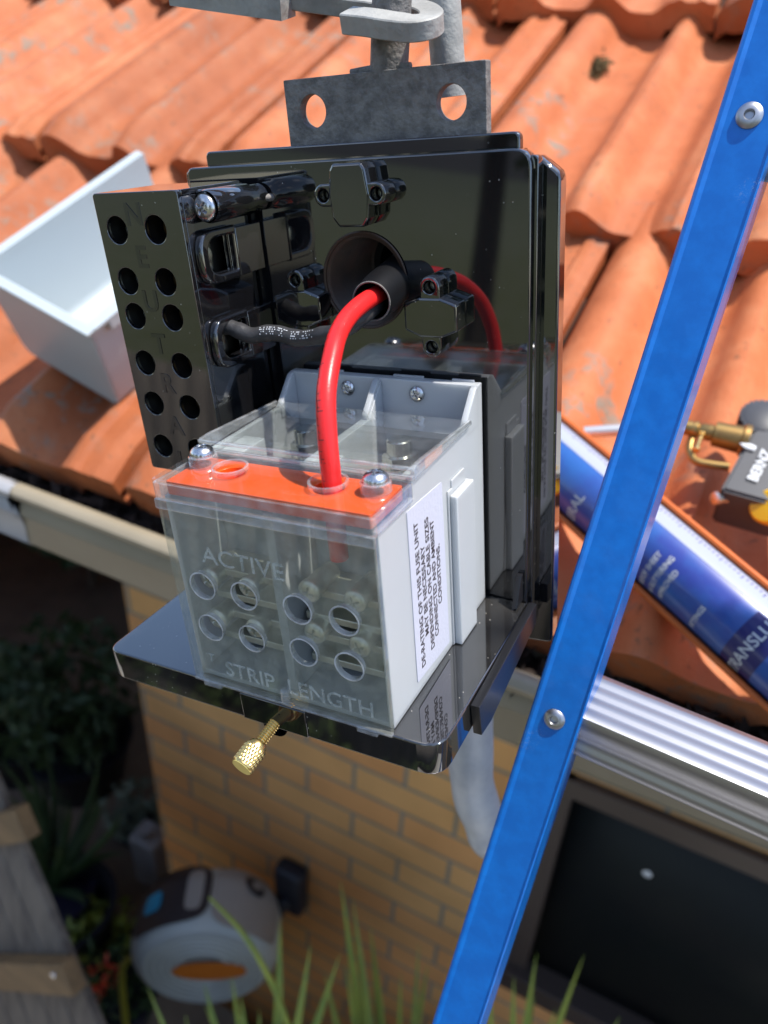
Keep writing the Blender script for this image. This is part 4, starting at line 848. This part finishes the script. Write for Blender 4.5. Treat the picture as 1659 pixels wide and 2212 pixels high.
g = nb(); lathe(g, [(0, 0), (3, 24), (0, 30)], drum(sg * .72, -70, 236), drum(sg * .72, -70, 236) - HC, 20); link('dark_cap', g, M['reeld'], rb)
g = nb()
c_ = HC + ha_ * 107 * HK; ex = Vector((1, 0, 0)); ex = (ex - ha_ * ex.dot(ha_)).normalized(); ey = ha_.cross(ex)
pts = [c_ + ex * (88 * math.cos(t) + 16) + ey * (34 * math.sin(t)) for t in [2 * math.pi * i / 30 for i in range(30)]]
patch(pts, ha_, 2, M['reelo'], 'orange_label', rb)
wb = onY(622, 1920, 700); g = nb(); box(g, wb.x - 40, wb.x + 40, 690, 738, wb.z - 95, wb.z + 70, 14); tube(g, [(wb.x, 700, wb.z - 40), (wb.x - 40, 640, wb.z - 90), HC + Vector((100, 60, 80))], 22, 16, 8); link('wall_mount', g, M['pot'], hr)
g = nb(); h0 = HC + Vector((-150, -60, -110)); hp = [h0 + Vector((60, 20, 30)), h0, h0 + Vector((-60, -30, -50)), h0 + Vector((-70, -50, -190)), h0 + Vector((-30, -90, -380)), h0 + Vector((40, -100, -620)), h0 + Vector((100, -100, -740))]
tube(g, hp, 9, 14, 8); o = link('garden_hose', g, M['hose'], None, org=h0); tag(o, 'yellow green garden hose looping down from the grey hose reel', 'hose')

# ================================================================== PLANTS
def blade(bm, base, tip, w, sag=.1, n=12):
    base, tip = Vector(base), Vector(tip); d = tip - base; L_ = d.length; side = d.cross(Vector((cf.x, cf.y, cf.z))).normalized(); side = (side + Vector((random.uniform(-.3, .3), random.uniform(-.3, .3), 0))).normalized(); nn = side.cross(d).normalized()
    vs = []
    for i in range(n + 1):
        t = i / n; c = base + d * t + nn * L_ * sag * math.sin(t * math.pi) ; ww = w * (1 - t ** 2.2) * (.55 + .45 * min(1, t * 4)) * .5 + .2
        vs.append([bm.verts.new(c - side * ww), bm.verts.new(c + nn * -ww * .35), bm.verts.new(c + side * ww)])
    for i in range(n):
        for k in (0, 1): bm.faces.new((vs[i][k], vs[i][k + 1], vs[i + 1][k + 1], vs[i + 1][k]))
def spiky(name, label, D, base, tips, w, m, group=None, extra=30, spread=330):
    b0 = atD(*base, D); th_ = thing(name, label, 'plant', b0, group=group)
    g = nb()
    for (x, y, dd) in tips: blade(g, b0 + Vector((random.uniform(-25, 25), random.uniform(-25, 25), 0)), atD(x, y, D + dd), w * random.uniform(.85, 1.15), random.uniform(-.05, .07))
    for i in range(extra):
        a = random.uniform(0, 2 * math.pi); r_ = random.uniform(.3, 1) * spread; h_ = random.uniform(120, 330)
        blade(g, b0 + Vector((random.uniform(-25, 25), random.uniform(-25, 25), 0)), b0 + Vector((r_ * math.cos(a), r_ * math.sin(a), h_)), w, .1)
    link('leaves', g, m, th_)
    g = nb(); tube(g, [Vector((b0.x, b0.y, -2600)), b0], 42, 14, 0, rf=lambda t: 50 - 12 * t); link('trunk', g, M['bark'], th_)
spiky('yucca_plant', 'spiky yucca with long green blades below the brass thumb screw', 1350, (560, 2650), [(440, 2122, 0), (500, 2107, 40), (605, 1987, 80), (672, 2037, 60), (520, 2150, -50), (400, 2190, 0), (735, 2060, 60), (318, 2130, 60), (560, 2180, -40)], 30, M['leafy'])
spiky('yucca_plant', 'spiky yucca with thin upright blades in front of the brick wall', 1600, (850, 2680), [(735, 1900, 0), (762, 1940, 60), (800, 2000, 100), (745, 2080, 0), (905, 2037, 60), (866, 2100, 0), (925, 2080, 60), (820, 2120, 0), (700, 2100, 0), (780, 2060, 0)], 30, M['leafy'])
spiky('yucca_plant', 'spiky yucca with broad blades in front of the dark window', 1350, (1090, 2700), [(1160, 2057, 0), (1262, 2062, 0), (1155, 2152, 60), (1110, 2110, 0), (1060, 2140, 0), (1200, 2180, 0), (1340, 2195, 0), (1000, 2150, 0)], 32, M['leafy'])
g = nb(); pts_ = [atD(452, 1938, 1250), atD(520, 2010, 1250), atD(570, 2090, 1260), atD(610, 2180, 1280), atD(660, 2330, 1300)]
tube(g, pts_, 8, 8, 8, rf=lambda t: 2.2 + 7 * t * (1.2 - t)); o = link('dry_blade', g, M['leafy'], None, org=pts_[0]); tag(o, 'long thin yellow leaf arching across the grey hose reel', 'leaf')

def leafball(bm, c, rx, ry, rz, n, size, flat=False):
    for i in range(n):
        while True:
            q = Vector([random.uniform(-1, 1) for _ in range(3)])
            if .15 < q.length < 1: break
        if noise.noise(q * 2.3 + Vector(c) * .01) < -.12: continue
        p = Vector(c) + Vector((q.x * rx, q.y * ry, q.z * rz)); a = Vector([random.gauss(0, 1) for _ in range(3)]).normalized(); b_ = a.orthogonal().normalized(); l = size * random.uniform(.6, 1.3)
        bm.faces.new([bm.verts.new(p + a * l), bm.verts.new(p + b_ * l * .4), bm.verts.new(p - a * l), bm.verts.new(p - b_ * l * .4)])
def potplant(label, x, y, r, h, n, size, m, pm, fl=None, yz=None, ph=None):
    c = onZ(x, y, -2600); th_ = thing('potted_plant', label, 'potted plant', c)
    g = nb(); ph = ph or r * 1.1; lathe(g, [(0, 0), (0, r * .75), (ph, r), (ph + 12, r * 1.06), (ph + 12, r * .92), (ph - 20, r * .88), (ph - 20, 0)], c, (0, 0, 1), 32); link('pot', g, pm, th_)
    g = nb(); leafball(g, c + Vector((0, 0, ph + h * .5)), r * 1.35, r * 1.35, h * .6, n, size); 
    for i in range(7): a = random.uniform(0, 6.28); tube(g, [c + Vector((0, 0, ph - 20)), c + Vector((math.cos(a) * r * .7, math.sin(a) * r * .7, ph + h * .7))], 5, 6, 0)
    link('foliage', g, m, th_)
    if fl:
        g = nb(); leafball(g, c + Vector((0, -30, ph + h * .9)), r * .5, r * .5, 40, 60, size * .8); link('flower', g, fl, th_)
    return th_
potplant('bushy dark green plant in the black pot at the far left', 50, 1650, 190, 400, 800, 36, M['leafd'], M['pot'])
potplant('tall dark green plant in the large black pot beside the brick corner', 185, 1680, 215, 560, 1100, 38, M['leafd'], M['pot'])
potplant('pale silvery leaved plant on the paving beside the brick corner', 300, 1800, 100, 180, 420, 22, M['leafp'], M['pot'], ph=60)
c = potplant('low dark plant with red flowers at the bottom left', 262, 2190, 130, 140, 380, 24, M['leafd'], M['purplepot'], M['flowr'])
potplant('small yellowish plant in a dark pot left of the hose reel', 225, 2090, 110, 120, 260, 26, M['leafy'], M['pot'])
b0 = onZ(125, 1990, -2600); th_ = thing('potted_plant', 'strappy green plant in the dark blue pot beside the timber fence', 'potted plant', b0); g = nb(); lathe(g, [(0, 0), (0, 120), (190, 160), (205, 165), (205, 140), (180, 135), (180, 0)], b0, (0, 0, 1), 32); link('pot', g, M['purplepot'], th_)
g = nb()
for i in range(34):
    a = random.uniform(0, 6.28); r_ = random.uniform(100, 380); blade(g, b0 + Vector((0, 0, 190)), b0 + Vector((r_ * math.cos(a), r_ * math.sin(a), random.uniform(350, 760))), 30, .16)
link('leaves', g, M['leafd'], th_)
c = onZ(160, 2050, -2600); g = nb(); lathe(g, [(0, 0), (0, 130), (260, 175), (275, 180), (275, 160), (30, 120), (30, 0)], c, (0, 0, 1), 36); o = link('empty_pot', g, M['pot'], None, org=c); tag(o, 'empty dark grey pot standing in shade left of the hose reel', 'pot')
c = onZ(335, 1900, -2600); g = nb(); box(g, c.x - 60, c.x + 60, c.y - 40, c.y + 60, -2590, -2330, 14); tube(g, [c + Vector((0, 0, 260)), c + Vector((0, 0, 310))], 26, 16, 0); o = link('plastic_bottle', g, M['gutterg'], None, org=c); tag(o, 'pale grey plastic container standing against the brick corner', 'container')
for i in range(5):   # shrubs in the recess
    pass
for i, (x, y, z, r_, lb) in enumerate(((-1250, 2250, -1900, 420, 'dark leafy shrub in the shaded recess right beside the brick corner'), (-2000, 2400, -1850, 480, 'large dark shrub against the shaded rear wall'), (-2800, 2200, -1900, 460, 'dark shrub at the far left of the shaded recess'))):
    th_ = thing('shrub', lb, 'shrub', (x, y, -2600)); g = nb(); leafball(g, (x, y, z), r_, r_ * .8, r_ * 1.1, 2600, 46); link('foliage', g, M['leafd'], th_)
    g = nb(); tube(g, [(x, y, -2600), (x + 20, y, -2200), (x - 30, y + 30, z)], 24, 10, 4, rf=lambda t: 26 - 14 * t); link('stem', g, M['bark'], th_)

# timber screen at the lower left
SD = 1600; pA, pB = atD(0, 1720, SD), atD(210, 2212, SD); sv = (pA - pB).normalized(); sx = Vector((1, -.12, -.02)); sx = (sx - sv * sx.dot(sv)).normalized(); sn = sx.cross(sv).normalized()
if sn.y > 0: sn = -sn
ts_ = thing('timber_screen', 'weathered grey timber screen with rails tinted sunlit tan at the lower left', 'timber screen', pB)
for k in range(7):
    g = nb(); o_ = pA - sx * (102 * k + 98); mt = Matrix(((sx.x, sn.x, sv.x, o_.x), (sx.y, sn.y, sv.y, o_.y), (sx.z, sn.z, sv.z, o_.z), (0, 0, 0, 1))); box(g, 0, 97, -18, 0, -1500, 260, 2.5, 2, mtx=mt); link('board', g, M['timber'], ts_)
for (x, y) in ((58, 1772), (158, 2100)):
    e = atD(x, y, SD - 20); mt = Matrix(((sx.x, sn.x, sv.x, e.x), (sx.y, sn.y, sv.y, e.y), (sx.z, sn.z, sv.z, e.z), (0, 0, 0, 1))); g = nb(); box(g, -760, 20, -8, 26, -34, 34, 3, 2, mtx=mt); rl = link('rail', g, M['rail'], ts_)
    if y > 2000: g = nb(); lathe(g, [(0, 7), (3, 6), (4, 0)], atD(115, 2106, SD - 48), sn, 14); link('bolt', g, M['steel'], rl)

# ================================================================== GARDEN BEHIND THE CAMERA (seen as reflections)
fn = thing('light_block_fence', 'unseen brown paling fence added behind the ladder to cut light', 'fence', (0, -2300, -2600))  # fence out of view, added to cut light and fill reflections
g = nb()
for i in range(90):
    x = -5000 + i * 104; box(g, x, x + 99, -2318, -2300, -2600, -900 + random.uniform(-8, 8))
link('palings', g, M['timber'], fn, smooth=False)
for i, (x, y, h_, r_, lb) in enumerate(((-5200, -4600, 1500, 1500, 'round bright green tree beyond the paling fence, left'), (-1700, -5200, 1900, 1700, 'tall leafy tree beyond the middle of the paling fence'), (2400, -4800, 1300, 1500, 'leafy tree beyond the paling fence, right'), (5600, -3800, 900, 1300, 'small green tree at the right end of the fence'))):
    th_ = thing('garden_tree', lb, 'tree', (x, y, -2600), group='trees beyond the paling fence'); g = nb()
    for q in range(7): leafball(g, (x + random.uniform(-.6, .6) * r_, y + random.uniform(-.5, .5) * r_, h_ - 900 + random.uniform(-.5, .7) * r_), r_ * .5, r_ * .5, r_ * .45, 900, 110)
    link('crown', g, M['leafh'], th_)
    g = nb(); tube(g, [(x, y, -2600), (x + 60, y, -1200), (x, y + 50, h_ - 600)], 120, 14, 5, rf=lambda t: 140 - 80 * t); link('trunk', g, M['bark'], th_)
hg = nb()
for i in range(60): leafball(hg, (-4600 + i * 130 + random.uniform(-60, 60), -1850 + random.uniform(-90, 90), -2250 + random.uniform(-80, 160)), 170, 170, 260, 150, 42)
o = link('hedge', hg, M['leafh'], None, smooth=False, org=Vector((-700, -1850, -2600))); tag(o, 'low bright green hedge in front of the paling fence', 'hedge')
bpy.context.view_layer.update()
